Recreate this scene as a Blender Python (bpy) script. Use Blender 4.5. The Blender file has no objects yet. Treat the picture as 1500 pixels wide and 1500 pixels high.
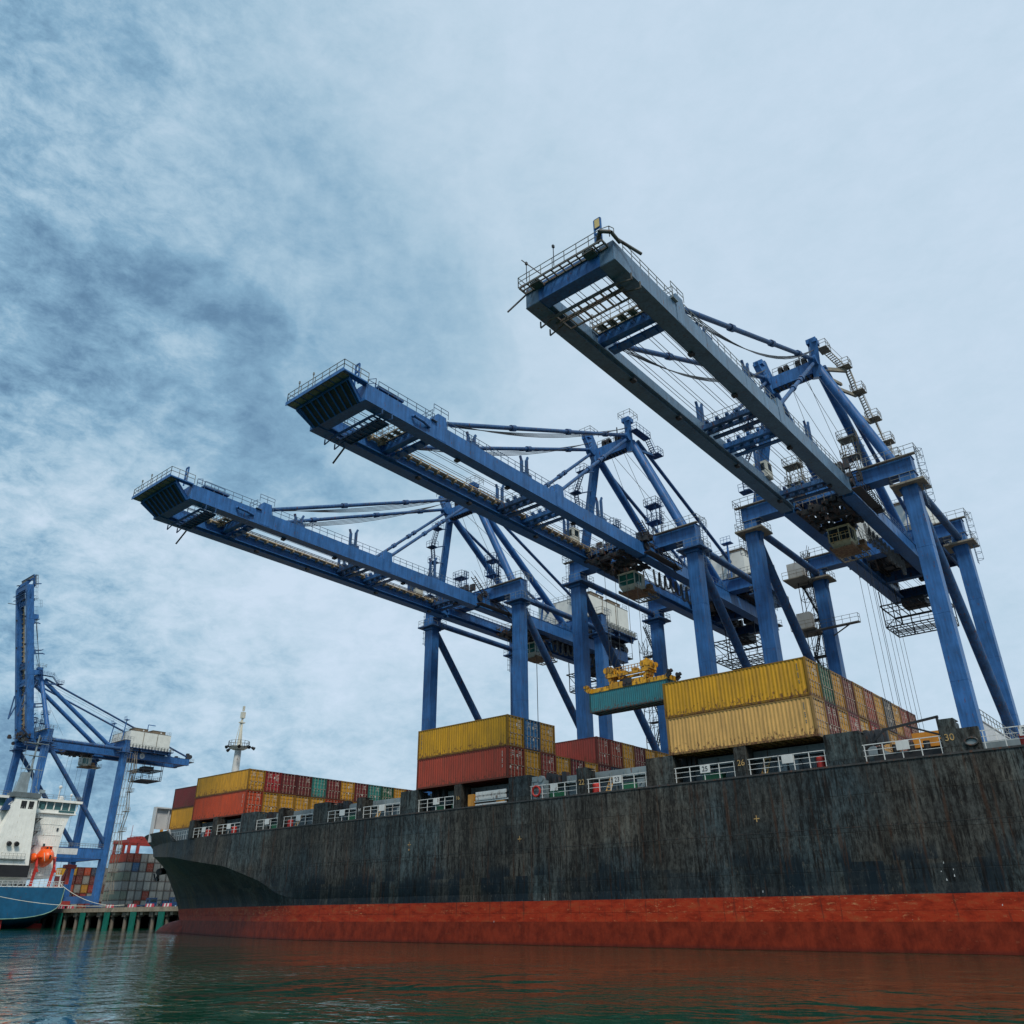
import bpy, math, random
from mathutils import Vector, Matrix
R = math.radians
random.seed(7)
sc = bpy.context.scene
col = sc.collection

# ------------------------------------------------------------------ camera
cam_d = bpy.data.cameras.new('camera'); cam = bpy.data.objects.new('camera', cam_d); col.objects.link(cam)
sc.camera = cam
cam_d.sensor_width = 36; cam_d.lens = 28.392; cam_d.clip_start = 0.3; cam_d.clip_end = 6000
M = [[0.76386692, -0.29192366, -0.57557615], [0.64531964, 0.33393945, 0.68705677], [-0.00836055, -0.89625053, 0.44346937]]
right = Vector((M[0][0], M[1][0], M[2][0])); up = -Vector((M[0][1], M[1][1], M[2][1])); back = -Vector((M[0][2], M[1][2], M[2][2]))
cam.matrix_world = Matrix(((right.x, up.x, back.x, 0), (right.y, up.y, back.y, -59), (right.z, up.z, back.z, 2.5), (0, 0, 0, 1)))
def skydir(px, py):
    v = Vector((px - 750, py - 750, 1183))
    return Vector([sum(M[i][j] * v[j] for j in range(3)) for i in range(3)]).normalized()

# ------------------------------------------------------------------ node helper
class NT:
    def __init__(s, tree): s.t = tree; s.n = tree.nodes; s.l = tree.links
    def node(s, typ, ins=None, **kw):
        n = s.n.new(typ)
        for k, v in kw.items(): setattr(n, k, v)
        if ins:
            for k, v in ins.items():
                if isinstance(v, bpy.types.NodeSocket): s.l.new(v, n.inputs[k])
                else: n.inputs[k].default_value = v
        return n
    def math(s, op, a, b=0.0, clamp=False):
        n = s.node('ShaderNodeMath', {0: a, 1: b}, operation=op, use_clamp=clamp); return n.outputs[0]
    def mix(s, f, a, b, mode='MIX'):
        n = s.node('ShaderNodeMix', None, data_type='RGBA', blend_type=mode)
        for i, v in ((0, f), (6, a), (7, b)):
            if isinstance(v, bpy.types.NodeSocket): s.l.new(v, n.inputs[i])
            else: n.inputs[i].default_value = v if i == 0 else (v if len(v) == 4 else (*v, 1))
        return n.outputs[2]
    def ramp(s, f, stops, interp='LINEAR'):
        n = s.node('ShaderNodeValToRGB', {0: f}); cr = n.color_ramp; cr.interpolation = interp
        while len(cr.elements) < len(stops): cr.elements.new(0.5)
        for e, (p, c) in zip(cr.elements, stops):
            e.position = p; e.color = (c, c, c, 1) if isinstance(c, (int, float)) else (*c, 1)
        return n.outputs[0]
    def noise(s, vec, scale, detail=4, rough=.55, dist=0.0, out=0):
        ins = {'Scale': scale, 'Detail': detail, 'Roughness': rough, 'Distortion': dist}
        if vec is not None: ins['Vector'] = vec
        return s.node('ShaderNodeTexNoise', ins).outputs[out]
    def mapping(s, vec, scale=(1, 1, 1), loc=(0, 0, 0), rot=(0, 0, 0)):
        return s.node('ShaderNodeMapping', {'Vector': vec, 'Scale': scale, 'Location': loc, 'Rotation': rot}).outputs[0]
    def dot(s, v, d):
        n = s.node('ShaderNodeVectorMath', {0: v, 1: tuple(d)}, operation='DOT_PRODUCT'); return n.outputs['Value']
    def srange(s, v, a, b, c=0.0, d=1.0):
        n = s.node('ShaderNodeMapRange', {0: v, 1: a, 2: b, 3: c, 4: d}, interpolation_type='SMOOTHSTEP'); return n.outputs[0]

# ------------------------------------------------------------------ world: sky and cloud deck
SUN_EL, SUN_AZ = R(52), R(128)      # azimuth measured from +Y towards +X
world = bpy.data.worlds.new('World'); sc.world = world; world.use_nodes = True
w = NT(world.node_tree); w.n.clear()
geo = w.node('ShaderNodeTexCoord').outputs['Generated']
sep = w.node('ShaderNodeSeparateXYZ', {0: geo})
z = w.math('ADD', w.math('MAXIMUM', sep.outputs[2], 0.0), 0.22)
cu = w.node('ShaderNodeCombineXYZ', {0: w.math('DIVIDE', sep.outputs[0], z), 1: w.math('DIVIDE', sep.outputs[1], z), 2: 0.0}).outputs[0]
# rotate cloud plane so streaks follow the wind (upper-left to lower-right in the photo)
cu1 = w.mapping(cu, scale=(1.0, 1.0, 1), rot=(0, 0, R(20)))
n_big = w.noise(cu1, 1.3, 4, .5, .5)
n_mid = w.noise(w.mapping(geo, scale=(1, 1, 1.5), loc=(3.1, 1.7, 0), rot=(0, R(18), 0)), 8.5, 9, .64, .3)
n_fin = w.noise(w.mapping(geo, scale=(1, 1, 2.0), loc=(1, 2, 0), rot=(0, R(14), 0)), 24.0, 8, .70, .25)
nc = w.noise(w.mapping(geo, loc=(4, 1, 2)), 4.0, 5, .6, .6, out=1)
off = w.node('ShaderNodeVectorMath', {0: w.node('ShaderNodeVectorMath', {0: nc, 1: (.5, .5, .5)}, operation='SUBTRACT').outputs[0], 3: .42}, operation='SCALE').outputs[0]
gdir = w.node('ShaderNodeVectorMath', {0: w.node('ShaderNodeVectorMath', {0: geo, 1: off}, operation='ADD').outputs[0]}, operation='NORMALIZE').outputs[0]
def patch(px, py, a, b): return w.srange(w.dot(gdir, skydir(px, py)), math.cos(R(a)), math.cos(R(b)))
lite = patch(1150, 330, 62, 14)
base = w.math('ADD', 0.63, w.math('MULTIPLY', lite, 0.27))
for px_, py_, r0, r1, a_ in ((150, 430, 36, 12, -.16), (60, 120, 22, 6, -.08), (260, 180, 14, 5, -.06), (60, 520, 11, 4, -.10), (220, 570, 9, 3, -.12), (480, 510, 15, 5, -.12), (350, 620, 8, 2, -.13), (400, 700, 7, 2, -.12), (620, 540, 9, 3, -.10), (700, 280, 9, 2, -.04), (300, 1100, 14, 4, -.14), (60, 960, 9, 3, -.10),
                             (150, 660, 9, 2, .14), (300, 925, 17, 3, .17), (500, 960, 10, 2, .12), (120, 200, 9, 1, .05), (330, 400, 6, 1, .06)):
    base = w.math('ADD', base, w.math('MULTIPLY', patch(px_, py_, r0, r1), a_))
lowb = w.srange(sep.outputs[2], 0.34, 0.05)
calm = w.math('SUBTRACT', 1.0, w.math('MULTIPLY', lite, 0.84))
var = w.math('MULTIPLY', w.math('SUBTRACT', n_big, 0.5), 0.45)
var = w.math('ADD', var, w.math('MULTIPLY', w.math('SUBTRACT', n_mid, 0.5), 1.45))
var = w.math('ADD', var, w.math('MULTIPLY', w.math('SUBTRACT', n_fin, 0.5), 1.25))
val = w.math('ADD', base, w.math('MULTIPLY', var, calm))
val = w.math('SUBTRACT', val, w.math('MULTIPLY', lowb, w.math('MULTIPLY', calm, 0.12)))
cloud = w.ramp(val, [(0.0, (.090, .18, .30)), (0.22, (.145, .275, .42)), (0.42, (.24, .42, .58)), (0.60, (.385, .56, .70)), (0.80, (.52, .67, .80)), (1.0, (.61, .74, .88))])
cloud10 = w.node('ShaderNodeVectorMath', {0: cloud, 3: 10.0}, operation='SCALE').outputs[0]
sky = w.node('ShaderNodeTexSky', None, sky_type='NISHITA', sun_disc=False, sun_elevation=SUN_EL, sun_rotation=SUN_AZ, air_density=1.0, dust_density=1.5, ozone_density=1.0)
mixc = w.mix(0.92, sky.outputs[0], cloud10)
bg = w.node('ShaderNodeBackground', {0: mixc, 1: 0.1})
wo = w.node('ShaderNodeOutputWorld', {0: bg.outputs[0]})

sun_d = bpy.data.lights.new('sun', 'SUN'); sun = bpy.data.objects.new('sun', sun_d); col.objects.link(sun)
sun_d.energy = 2.9; sun_d.angle = R(12); sun_d.color = (1.0, .91, .78)
sv = Vector((math.sin(SUN_AZ) * math.cos(SUN_EL), math.cos(SUN_AZ) * math.cos(SUN_EL), math.sin(SUN_EL)))
sun.rotation_euler = sv.to_track_quat('Z', 'Y').to_euler()
sc.view_settings.view_transform = 'Standard'; sc.view_settings.look = 'None'; sc.view_settings.exposure = 0.06; sc.view_settings.gamma = 1.0
sc.render.engine = 'CYCLES'
sc.cycles.max_bounces = 6; sc.cycles.transparent_max_bounces = 6

# ------------------------------------------------------------------ mesh helpers
import numpy as np
PIECES = {}
class MB:
    def __init__(s): s.v = []; s.f = []; s.smooth = []; s.marks = []
    def pieces(s):
        """lists of face ranges that lie far apart: each becomes an object of its own"""
        k = len(s.marks)
        if k < 2 or k > 1500: return None
        V = np.array(s.v); lo = np.array([V[a:b].min(0) for (a, b, _, _) in s.marks]); hi = np.array([V[a:b].max(0) for (a, b, _, _) in s.marks])
        size = (hi - lo).max(1); gap = np.maximum(0, np.maximum(lo[:, None] - hi[None], lo[None] - hi[:, None]))
        near = np.sqrt((gap ** 2).sum(2)) <= np.maximum(.02, .5 * np.maximum(size[:, None], size[None]))
        lab = -np.ones(k, int); n = 0
        for i in range(k):
            if lab[i] >= 0: continue
            st = [i]; lab[i] = n
            while st:
                j = st.pop(); nb = np.nonzero(near[j] & (lab < 0))[0]; lab[nb] = n; st += list(nb)
            n += 1
        return None if n < 2 else [[s.marks[i] for i in np.nonzero(lab == q)[0]] for q in range(n)]
    def add(s, vs, fs, sm=False):
        s.marks.append((len(s.v), len(s.v) + len(vs), len(s.f), len(s.f) + len(fs)))
        o = len(s.v); s.v += [tuple(v) for v in vs]; s.f += [tuple(i + o for i in f) for f in fs]; s.smooth += [sm] * len(fs); return s
    def box(s, x0, x1, y0, y1, z0, z1):
        return s.add([(x0,y0,z0),(x1,y0,z0),(x1,y1,z0),(x0,y1,z0),(x0,y0,z1),(x1,y0,z1),(x1,y1,z1),(x0,y1,z1)],
                     [(0,3,2,1),(4,5,6,7),(0,1,5,4),(1,2,6,5),(2,3,7,6),(3,0,4,7)])
    def bar(s, p, q, w=.1, h=None, upv=(0, 0, 1)):
        h = h or w; p = Vector(p); q = Vector(q); d = (q - p)
        if d.length < 1e-6: return s
        d.normalize(); u = Vector(upv)
        if abs(d.dot(u)) > .98: u = Vector((0, 1, 0)) if abs(d.y) < .9 else Vector((1, 0, 0))
        a = d.cross(u).normalized() * w / 2; b = a.cross(d).normalized() * h / 2
        vs = [p-a-b, p+a-b, p+a+b, p-a+b, q-a-b, q+a-b, q+a+b, q-a+b]
        return s.add(vs, [(0,1,2,3),(7,6,5,4),(0,4,5,1),(1,5,6,2),(2,6,7,3),(3,7,4,0)])
    def tube(s, p, q, r, r2=None, n=12, caps=True):
        r2 = r if r2 is None else r2; p = Vector(p); q = Vector(q); d = (q - p).normalized()
        u = Vector((0, 0, 1)) if abs(d.z) < .9 else Vector((1, 0, 0))
        a = d.cross(u).normalized(); b = a.cross(d).normalized(); vs = []
        for c, rr in ((p, r), (q, r2)):
            for i in range(n):
                t = 2 * math.pi * i / n; vs.append(c + a * math.cos(t) * rr + b * math.sin(t) * rr)
        s.add(vs, [(i, (i+1) % n, n + (i+1) % n, n + i) for i in range(n)], True)
        if caps: s.add(vs, [tuple(reversed(range(n))), tuple(range(n, 2*n))])
        return s
    def path(s, pts, w, r=False, n=6):
        for p, q in zip(pts, pts[1:]):
            s.tube(p, q, w, n=n, caps=False) if r else s.bar(p, q, w)
        return s
    def rail(s, pts, h=1.1, gap=1.6, t=.05, rails=(1.0, .55)):
        for p, q in zip(pts, pts[1:]):
            p = Vector(p); q = Vector(q); L = (q - p).length; n = max(1, int(round(L / gap)))
            for i in range(n + 1):
                b = p.lerp(q, i / n); s.bar(b, b + Vector((0, 0, h)), t)
            for k in rails: s.bar(p + Vector((0, 0, h * k)), q + Vector((0, 0, h * k)), t)
        return s
    def stair(s, p, q, w=.8, side=None, step=.35, t=.06):
        p = Vector(p); q = Vector(q); d = q - p; hd = Vector((d.x, d.y, 0))
        a = Vector((0, 0, 1)).cross(hd).normalized() * w / 2 if hd.length > .01 else Vector((w / 2, 0, 0))
        for sg in (-1, 1): s.bar(p + a * sg, q + a * sg, t, .18)
        for sg in (-1, 1): s.bar(p + a * sg + Vector((0,0,1)), q + a * sg + Vector((0,0,1)), t * .7)
        n = max(2, int(d.length / step))
        for i in range(1, n):
            c = p.lerp(q, i / n); s.bar(c - a, c + a, .16, .04)
        return s
    def grate(s, x0, x1, y0, y1, z, along='x', n=None, t=.07, cross=None):
        # open walkway: edge beams, cross beams and thin bars
        for y in (y0, y1): s.bar((x0, y, z), (x1, y, z), .1, .18)
        for x in (x0, x1): s.bar((x, y0, z), (x, y1, z), .1, .18)
        if along == 'x':
            n = n or int(abs(x1 - x0) / 1.1)
            for i in range(1, n): xx = x0 + (x1 - x0) * i / n; s.bar((xx, y0, z), (xx, y1, z), .09, .14)
            s.bar((x0, (y0+y1)/2, z), (x1, (y0+y1)/2, z), .08, .12)
        else:
            n = n or int(abs(y1 - y0) / 1.1)
            for i in range(1, n): yy = y0 + (y1 - y0) * i / n; s.bar((x0, yy, z), (x1, yy, z), .09, .14)
        return s
    def ellip(s, c, r, nu=20, nv=12, warp=None):
        vs = []; fs = []
        for j in range(nv + 1):
            ph = math.pi * j / nv
            for i in range(nu):
                th = 2 * math.pi * i / nu
                p = [math.sin(ph) * math.cos(th), math.sin(ph) * math.sin(th), math.cos(ph)]
                if warp: p = warp(p)
                vs.append((c[0] + p[0]*r[0], c[1] + p[1]*r[1], c[2] + p[2]*r[2]))
        for j in range(nv):
            for i in range(nu): fs.append((j*nu+i, (j+1)*nu+i, (j+1)*nu+(i+1) % nu, j*nu+(i+1) % nu))
        return s.add(vs, fs, True)
    def prism(s, poly, axis, a, b):
        # poly in the two other axes; axis 0,1,2
        n = len(poly); vs = []
        for c in (a, b):
            for (u, v) in poly:
                vs.append((c, u, v) if axis == 0 else (u, c, v) if axis == 1 else (u, v, c))
        return s.add(vs, [tuple(range(n)), tuple(reversed(range(n, 2*n)))] + [(i, n+i, n+(i+1) % n, (i+1) % n) for i in range(n)])
    def mesh(s, name, mat, bevel=None):
        me = bpy.data.meshes.new(name); me.from_pydata(s.v, [], s.f); me.validate(); me.update()
        if len(me.polygons) == len(s.smooth): me.polygons.foreach_set('use_smooth', s.smooth)
        mats = mat if isinstance(mat, (list, tuple)) else [mat]
        for m in mats: me.materials.append(m)
        return me
    def build(s, name, mat, parent=None, loc=None):
        pcs = s.pieces() if parent is not None else None; outs = []
        for pc in (pcs or [None]):
            q = s
            if pc is not None:
                q = MB()
                for (a, b, f0, f1) in pc:
                    o_ = len(q.v) - a; q.v += s.v[a:b]; q.f += [tuple(i + o_ for i in f) for f in s.f[f0:f1]]; q.smooth += s.smooth[f0:f1]
            o = bpy.data.objects.new(name, q.mesh(name, mat)); col.objects.link(o)
            if parent: o.parent = parent
            if loc: o.location = loc
            outs.append(o)
        PIECES[outs[0].name] = outs
        return outs[0]
def fixn(o0):
    import bmesh
    for o in PIECES.get(o0.name, [o0]):
        bm = bmesh.new(); bm.from_mesh(o.data); bmesh.ops.recalc_face_normals(bm, faces=bm.faces); bm.to_mesh(o.data); bm.free()
    return o0
def bevel(o0, wd=.03, seg=1):
    for o in PIECES.get(o0.name, [o0]):
        m = o.modifiers.new('bevel', 'BEVEL'); m.width = wd; m.segments = seg; m.limit_method = 'ANGLE'
    return o0
def tag(o, label=None, cat=None, group=None, kind=None):
    if label: o['label'] = label
    if cat: o['category'] = cat
    if group: o['group'] = group
    if kind: o['kind'] = kind
    return o
def thing(name, label, cat, loc=(0, 0, 0), group=None, rz=0):
    o = bpy.data.objects.new(name, None); o.empty_display_size = .5; col.objects.link(o); o.location = loc; o.rotation_euler = (0, 0, rz)
    return tag(o, label, cat, group)
def text(s, size, mat, parent, loc, rot=(R(90), 0, 0), name='number_marking', ext=.008):
    cu_ = bpy.data.curves.new(name, 'FONT'); cu_.body = s; cu_.size = size; cu_.extrude = ext; cu_.align_x = 'CENTER'; cu_.align_y = 'CENTER'
    tmp = bpy.data.objects.new('tmp_text', cu_); col.objects.link(tmp)
    dg = bpy.context.evaluated_depsgraph_get(); me = bpy.data.meshes.new_from_object(tmp.evaluated_get(dg))
    bpy.data.objects.remove(tmp); me.name = name; me.materials.clear(); me.materials.append(mat)
    o = bpy.data.objects.new(name, me); col.objects.link(o); o.parent = parent; o.location = loc; o.rotation_euler = rot; return o

# ------------------------------------------------------------------ materials
def mat_new(name):
    m = bpy.data.materials.new(name); m.use_nodes = True; t = NT(m.node_tree); t.n.clear()
    out = t.node('ShaderNodeOutputMaterial'); b = t.node('ShaderNodeBsdfPrincipled'); t.l.new(b.outputs[0], out.inputs[0])
    return m, t, b
def paint(name, c, rough=.5, var=.25, rust=0.0, metal=0.0, streak=0.3, scale=1.0, spec=.5, bump=.0, rustc=(.10, .035, .015)):
    m, t, b = mat_new(name)
    co = t.node('ShaderNodeTexCoord').outputs['Object']
    n1 = t.noise(co, .6 * scale, 5, .6); n2 = t.noise(t.mapping(co, scale=(3, 3, .25)), 1.2 * scale, 6, .65)
    f = t.math('ADD', t.math('MULTIPLY', n1, 1 - streak), t.math('MULTIPLY', n2, streak))
    dk = tuple(x * (1 - var) for x in c); lt = tuple(min(1, x * (1 + var)) for x in c)
    cc = t.ramp(f, [(0.38, dk), (0.62, lt)])
    if rust > 0:
        n3 = t.noise(t.mapping(co, scale=(2, 2, .6), loc=(5, 3, 1)), 1.6 * scale, 8, .7)
        k = t.ramp(n3, [(max(.02, .66 - rust * .3), 0.0), (max(.05, .70 - rust * .3), 1.0)])
        cc = t.mix(t.math('MULTIPLY', k, .8), cc, rustc)
    t.l.new(cc, b.inputs['Base Color'])
    b.inputs['Metallic'].default_value = metal; b.inputs['Specular IOR Level'].default_value = spec
    t.l.new(t.math('ADD', rough - .12, t.math('MULTIPLY', n1, .24)), b.inputs['Roughness'])
    if bump:
        bp = t.node('ShaderNodeBump', {'Height': n1, 'Distance': bump, 'Strength': .6}); t.l.new(bp.outputs[0], b.inputs['Normal'])
    return m
BLUE = paint('crane_blue_paint', (.026, .110, .300), .42, .32, rust=.16, streak=.6, spec=.35)
BLUE_D = paint('crane_blue_weathered', (.026, .080, .195), .55, .38, rust=.3, streak=.5, spec=.3)
PLATD = paint('walkway_dark_grating', (.10, .10, .095), .7, .35, rust=.35)
BLUE_GREY = paint('crane_grey_blue', (.070, .135, .215), .38, .3, rust=.2, streak=.6, spec=.5)  # paler, greyer blue for the boom girders of the nearest crane
PLAT = paint('walkway_galvanised', (.20, .185, .15), .7, .3, rust=.3)
TAN = paint('tan_cable_tray', (.36, .28, .17), .7, .3, rust=.3)
RAIL = paint('railing_grey', (.17, .19, .19), .6, .3)
RAILB = paint('railing_blue_grey', (.07, .12, .19), .6, .3)
DARK = paint('dark_machinery', (.020, .024, .030), .6, .4, rust=.35)
WIRE = paint('wire_rope', (.035, .038, .042), .55, .2)
HOUSE = paint('machinery_house_white', (.60, .62, .58), .55, .08, rust=.03)
GREYLB = paint('lift_grey', (.34, .35, .34), .6, .15, rust=.15)
CREAM = paint('cab_cream', (.42, .38, .25), .6, .2, rust=.25)
CREAMW = paint('cab_white', (.55, .55, .48), .6, .15, rust=.2)
PGREY = paint('pale_grey_paint', (.46, .48, .50), .55, .1, rust=.08)
YEL = paint('spreader_yellow', (.55, .28, .012), .5, .35, rust=.5, rustc=(.05, .03, .015))
FLOOD = paint('floodlamp_face', (.55, .42, .16), .4, .1)
BROWNG = paint('roof_unit_brown', (.16, .12, .08), .7, .2)
WHITE = paint('white_paint', (.55, .565, .56), .5, .12, rust=.2)
WHITEC = paint('ship_white_paint', (.74, .75, .71), .5, .08, rust=.12, rustc=(.35, .22, .08))
YELM = paint('marking_yellow', (.42, .27, .10), .6, .4, rust=.4)
REDP = paint('red_paint', (.42, .025, .018), .5, .2)
ORANGE = paint('lifeboat_orange', (.75, .10, .012), .35, .1)
GREYS = paint('hatch_grey', (.10, .125, .135), .6, .2, rust=.15)
GREYL = paint('hatch_light_grey', (.17, .215, .235), .6, .2, rust=.15)
GREEN = paint('green_paint', (.01, .10, .05), .6, .2)
FEND = paint('fender_green', (.0, .12, .09), .6, .2)
BLACK = paint('black_paint', (.012, .012, .014), .5, .2)
NAVY = paint('navy_paint', (.012, .05, .14), .5, .2)
BLUEW = paint('blue_hull_paint', (.003, .080, .175), .5, .2, rust=.12)
CONC = paint('quay_concrete', (.24, .20, .15), .85, .3, rust=.3, rustc=(.16, .09, .04))
CONCD = paint('pile_concrete', (.13, .115, .095), .85, .4, rust=.3)
REDC = paint('gantry_red', (.26, .026, .018), .5, .2)
def glass(name, c=(.02, .06, .06)):
    m, t, b = mat_new(name); b.inputs['Base Color'].default_value = (*c, 1); b.inputs['Roughness'].default_value = .08; b.inputs['Specular IOR Level'].default_value = .8; return m
GLASS = glass('cab_glass', (.015, .10, .085)); GLASSD = glass('dark_window', (.015, .025, .03)); GLASSG = glass('bridge_window', (.03, .10, .10))

# container paint: colour from the object colour, wear from noise
def container_mat(name, dark=1.0, rust=.5):
    m, t, b = mat_new(name)
    oi = t.node('ShaderNodeObjectInfo'); co = t.node('ShaderNodeTexCoord').outputs['Object']
    rnd = t.node('ShaderNodeCombineXYZ', {0: t.math('MULTIPLY', oi.outputs['Random'], 90.0), 1: 0.0, 2: t.math('MULTIPLY', oi.outputs['Random'], 37.0)}).outputs[0]
    v = t.node('ShaderNodeVectorMath', {0: co, 1: rnd}, operation='ADD').outputs[0]
    n1 = t.noise(v, .5, 5, .6); n2 = t.noise(t.mapping(v, scale=(4, 4, .35)), 1.0, 6, .7)
    c = t.mix(t.ramp(n1, [(.3, 0.0), (.7, 1.0)]), t.mix(1.0, oi.outputs['Color'], (.80 * dark,) * 3, 'MULTIPLY'), t.mix(1.0, oi.outputs['Color'], (1.04 * dark, 1.02 * dark, .98 * dark), 'MULTIPLY'))
    c = t.mix(t.math('MULTIPLY', t.ramp(n2, [(.46, 0.0), (.62, 1.0)]), .32), c, (.06, .045, .03))
    # rust spots gather near the bottom rail
    sepz = t.node('ShaderNodeSeparateXYZ', {0: co}).outputs[2]
    low = t.srange(sepz, 1.5, 0.1)
    n3 = t.noise(t.mapping(v, scale=(2.6, 2.6, 1.6)), 1.9, 8, .72)
    thr = t.math('ADD', n3, t.math('MULTIPLY', low, .16))
    k = t.math('MULTIPLY', t.srange(thr, .675 - .03 * rust, .715), rust + .35)
    c = t.mix(t.math('MINIMUM', k, .9), c, (.085, .03, .014))
    t.l.new(c, b.inputs['Base Color']); b.inputs['Roughness'].default_value = .58; b.inputs['Specular IOR Level'].default_value = .35
    return m
CONT = container_mat('container_paint', 1.0, .5); CONTF = container_mat('container_frame_paint', .42, 1.2); CONTD = container_mat('container_door_paint', .92, .8)
ROD = paint('lock_rod_grey', (.36, .30, .24), .5, .3, rust=.3)

# hull: dark topsides over red bottom paint, weathered
def hull_mat():
    m, t, b = mat_new('ship_hull_paint')
    co = t.node('ShaderNodeTexCoord').outputs['Object']; s = t.node('ShaderNodeSeparateXYZ', {0: co}); X, Y, Z = s.outputs
    n1 = t.noise(co, .16, 5, .6); n2 = t.noise(t.mapping(co, scale=(1.0, 1.0, .10)), 1.7, 8, .78); n3 = t.noise(t.mapping(co, scale=(1, 1, .18)), 4.2, 8, .8)
    nv = t.noise(t.mapping(co, scale=(1, 1, .5)), 3.6, 8, .82)
    top = t.ramp(t.math('ADD', t.math('MULTIPLY', n2, .45), t.math('MULTIPLY', nv, .55)), [(.38, (.007, .006, .0055)), (.455, (.024, .0235, .023)), (.50, (.050, .053, .053)), (.555, (.080, .087, .087)), (.65, (.15, .15, .142))])
    top = t.mix(t.math('MULTIPLY', t.srange(n1, .40, .60), .55), top, t.mix(1.0, top, (1.06, .98, .91), 'MULTIPLY'))
    mv = t.noise(t.mapping(co, scale=(1, .3, .12)), .30, 4, .6); mh = t.noise(t.mapping(co, scale=(.5, .3, .5), loc=(7, 0, 3)), .22, 3, .5)
    top = t.mix(t.srange(mv, .40, .60), t.mix(1.0, top, (.68, .66, .64), 'MULTIPLY'), t.mix(1.0, top, (1.08, 1.08, 1.06), 'MULTIPLY'))
    top = t.mix(t.srange(mh, .42, .60), t.mix(1.0, top, (.98, .93, .88), 'MULTIPLY'), t.mix(1.0, top, (.70, .92, 1.06), 'MULTIPLY'))
    # plates: slightly different paint per strake and plate
    br = t.node('ShaderNodeTexBrick', {'Vector': t.node('ShaderNodeCombineXYZ', {0: X, 1: Z, 2: 0.0}).outputs[0], 'Color1': (.55, .62, .68, 1), 'Color2': (1.4, 1.33, 1.22, 1), 'Mortar': (.45, .42, .40, 1), 'Scale': 1.0, 'Mortar Size': .018, 'Mortar Smooth': .5, 'Bias': 0.0, 'Brick Width': 7.3, 'Row Height': 2.35}, offset=.37)
    top = t.mix(.55, top, t.mix(1.0, top, br.outputs[0], 'MULTIPLY'))
    # touched-up panels of newer black-blue paint low on the topsides
    pb = t.node('ShaderNodeTexBrick', {'Vector': t.node('ShaderNodeCombineXYZ', {0: t.math('ADD', X, t.math('MULTIPLY', n3, .25)), 1: t.math('ADD', Z, .45), 2: 0.0}).outputs[0], 'Color1': (0, 0, 0, 1), 'Color2': (1, 1, 1, 1), 'Mortar': (0, 0, 0, 1), 'Scale': 1.0, 'Mortar Size': .0, 'Bias': 0.0, 'Brick Width': 1.35, 'Row Height': 1.9}, offset=.5)
    band = t.math('MULTIPLY', t.srange(Z, 6.6, 5.4), t.srange(t.noise(t.mapping(co, scale=(.3, .3, .3)), .5, 2), .40, .55))
    top = t.mix(t.math('MULTIPLY', t.math('MULTIPLY', t.srange(pb.outputs[0], .35, .6), band), .88), top, (.006, .0135, .021))
    band2 = t.math('MULTIPLY', t.srange(Z, 5.1, 4.9), t.srange(t.noise(t.mapping(co, scale=(1, .2, .1), loc=(4, 0, 0)), .25, 2), .46, .52))
    top = t.mix(t.math('MULTIPLY', band2, .5), top, (.007, .016, .025))
    # scraped streaks
    sc1 = t.srange(n3, .54, .60); zone = t.math('MULTIPLY', t.srange(Z, 8.3, 6.8), t.srange(Z, 4.2, 5.4))
    top = t.mix(t.math('MULTIPLY', t.math('MULTIPLY', sc1, zone), .85), top, (.0035, .003, .0026))
    pk = t.srange(t.noise(t.mapping(co, scale=(1, 1, .5), loc=(3, 1, 8)), 3.4, 8, .8), .58, .63)
    top = t.mix(t.math('MULTIPLY', pk, .38), top, (.13, .12, .10))
    rs = t.srange(t.noise(t.mapping(co, scale=(1.6, 1.6, .09), loc=(9, 0, 2)), 1.3, 6, .74), .54, .64)
    top = t.mix(t.math('MULTIPLY', rs, .6), top, (.055, .024, .012))
    # hard-edged drips and bare patches
    dr = t.srange(t.noise(t.mapping(co, scale=(2.4, 2.4, .16), loc=(31, 0, 5)), 2.2, 5, .7), .525, .555)
    dz = t.srange(t.noise(t.mapping(co, scale=(.25, .2, .6), loc=(2, 0, 9)), 1.0, 3, .6), .42, .56)
    top = t.mix(t.math('MULTIPLY', t.math('MULTIPLY', dr, dz), .8), top, (.006, .005, .0045))
    dl = t.srange(t.noise(t.mapping(co, scale=(2.0, 2.0, .2), loc=(51, 0, 25)), 2.6, 5, .7), .58, .62)
    top = t.mix(t.math('MULTIPLY', dl, .20), top, (.11, .12, .12))
    ol = t.math('MULTIPLY', t.srange(X, -95.0, -118.0), t.srange(t.noise(t.mapping(co, scale=(1, 1, .12), loc=(5, 0, 25)), .55, 4, .6), .50, .62))
    top = t.mix(t.math('MULTIPLY', ol, .55), top, (.085, .062, .028))
    fr_v = t.srange(t.math('ABSOLUTE', t.math('SUBTRACT', t.math('FRACT', t.math('DIVIDE', X, 7.3)), .5)), .492, .499)
    top = t.mix(t.math('MULTIPLY', fr_v, .55), top, (.012, .010, .009))
    # red boot top and darker bottom paint
    rn = t.noise(t.mapping(co, scale=(.5, .5, 1.6)), 1.2, 8, .7)
    red1 = t.ramp(rn, [(.36, (.18, .016, .005)), (.52, (.34, .032, .010)), (.66, (.30, .06, .02))])
    wear = t.srange(t.noise(t.mapping(co, scale=(.7, .7, 1.6), loc=(2, 0, 7)), 1.9, 9, .80), .58, .62)
    mid = t.math('MULTIPLY', t.srange(Z, 2.0, 2.5), t.srange(t.noise(t.mapping(co, scale=(.3, .3, .5)), .35, 3), .45, .6))
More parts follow.
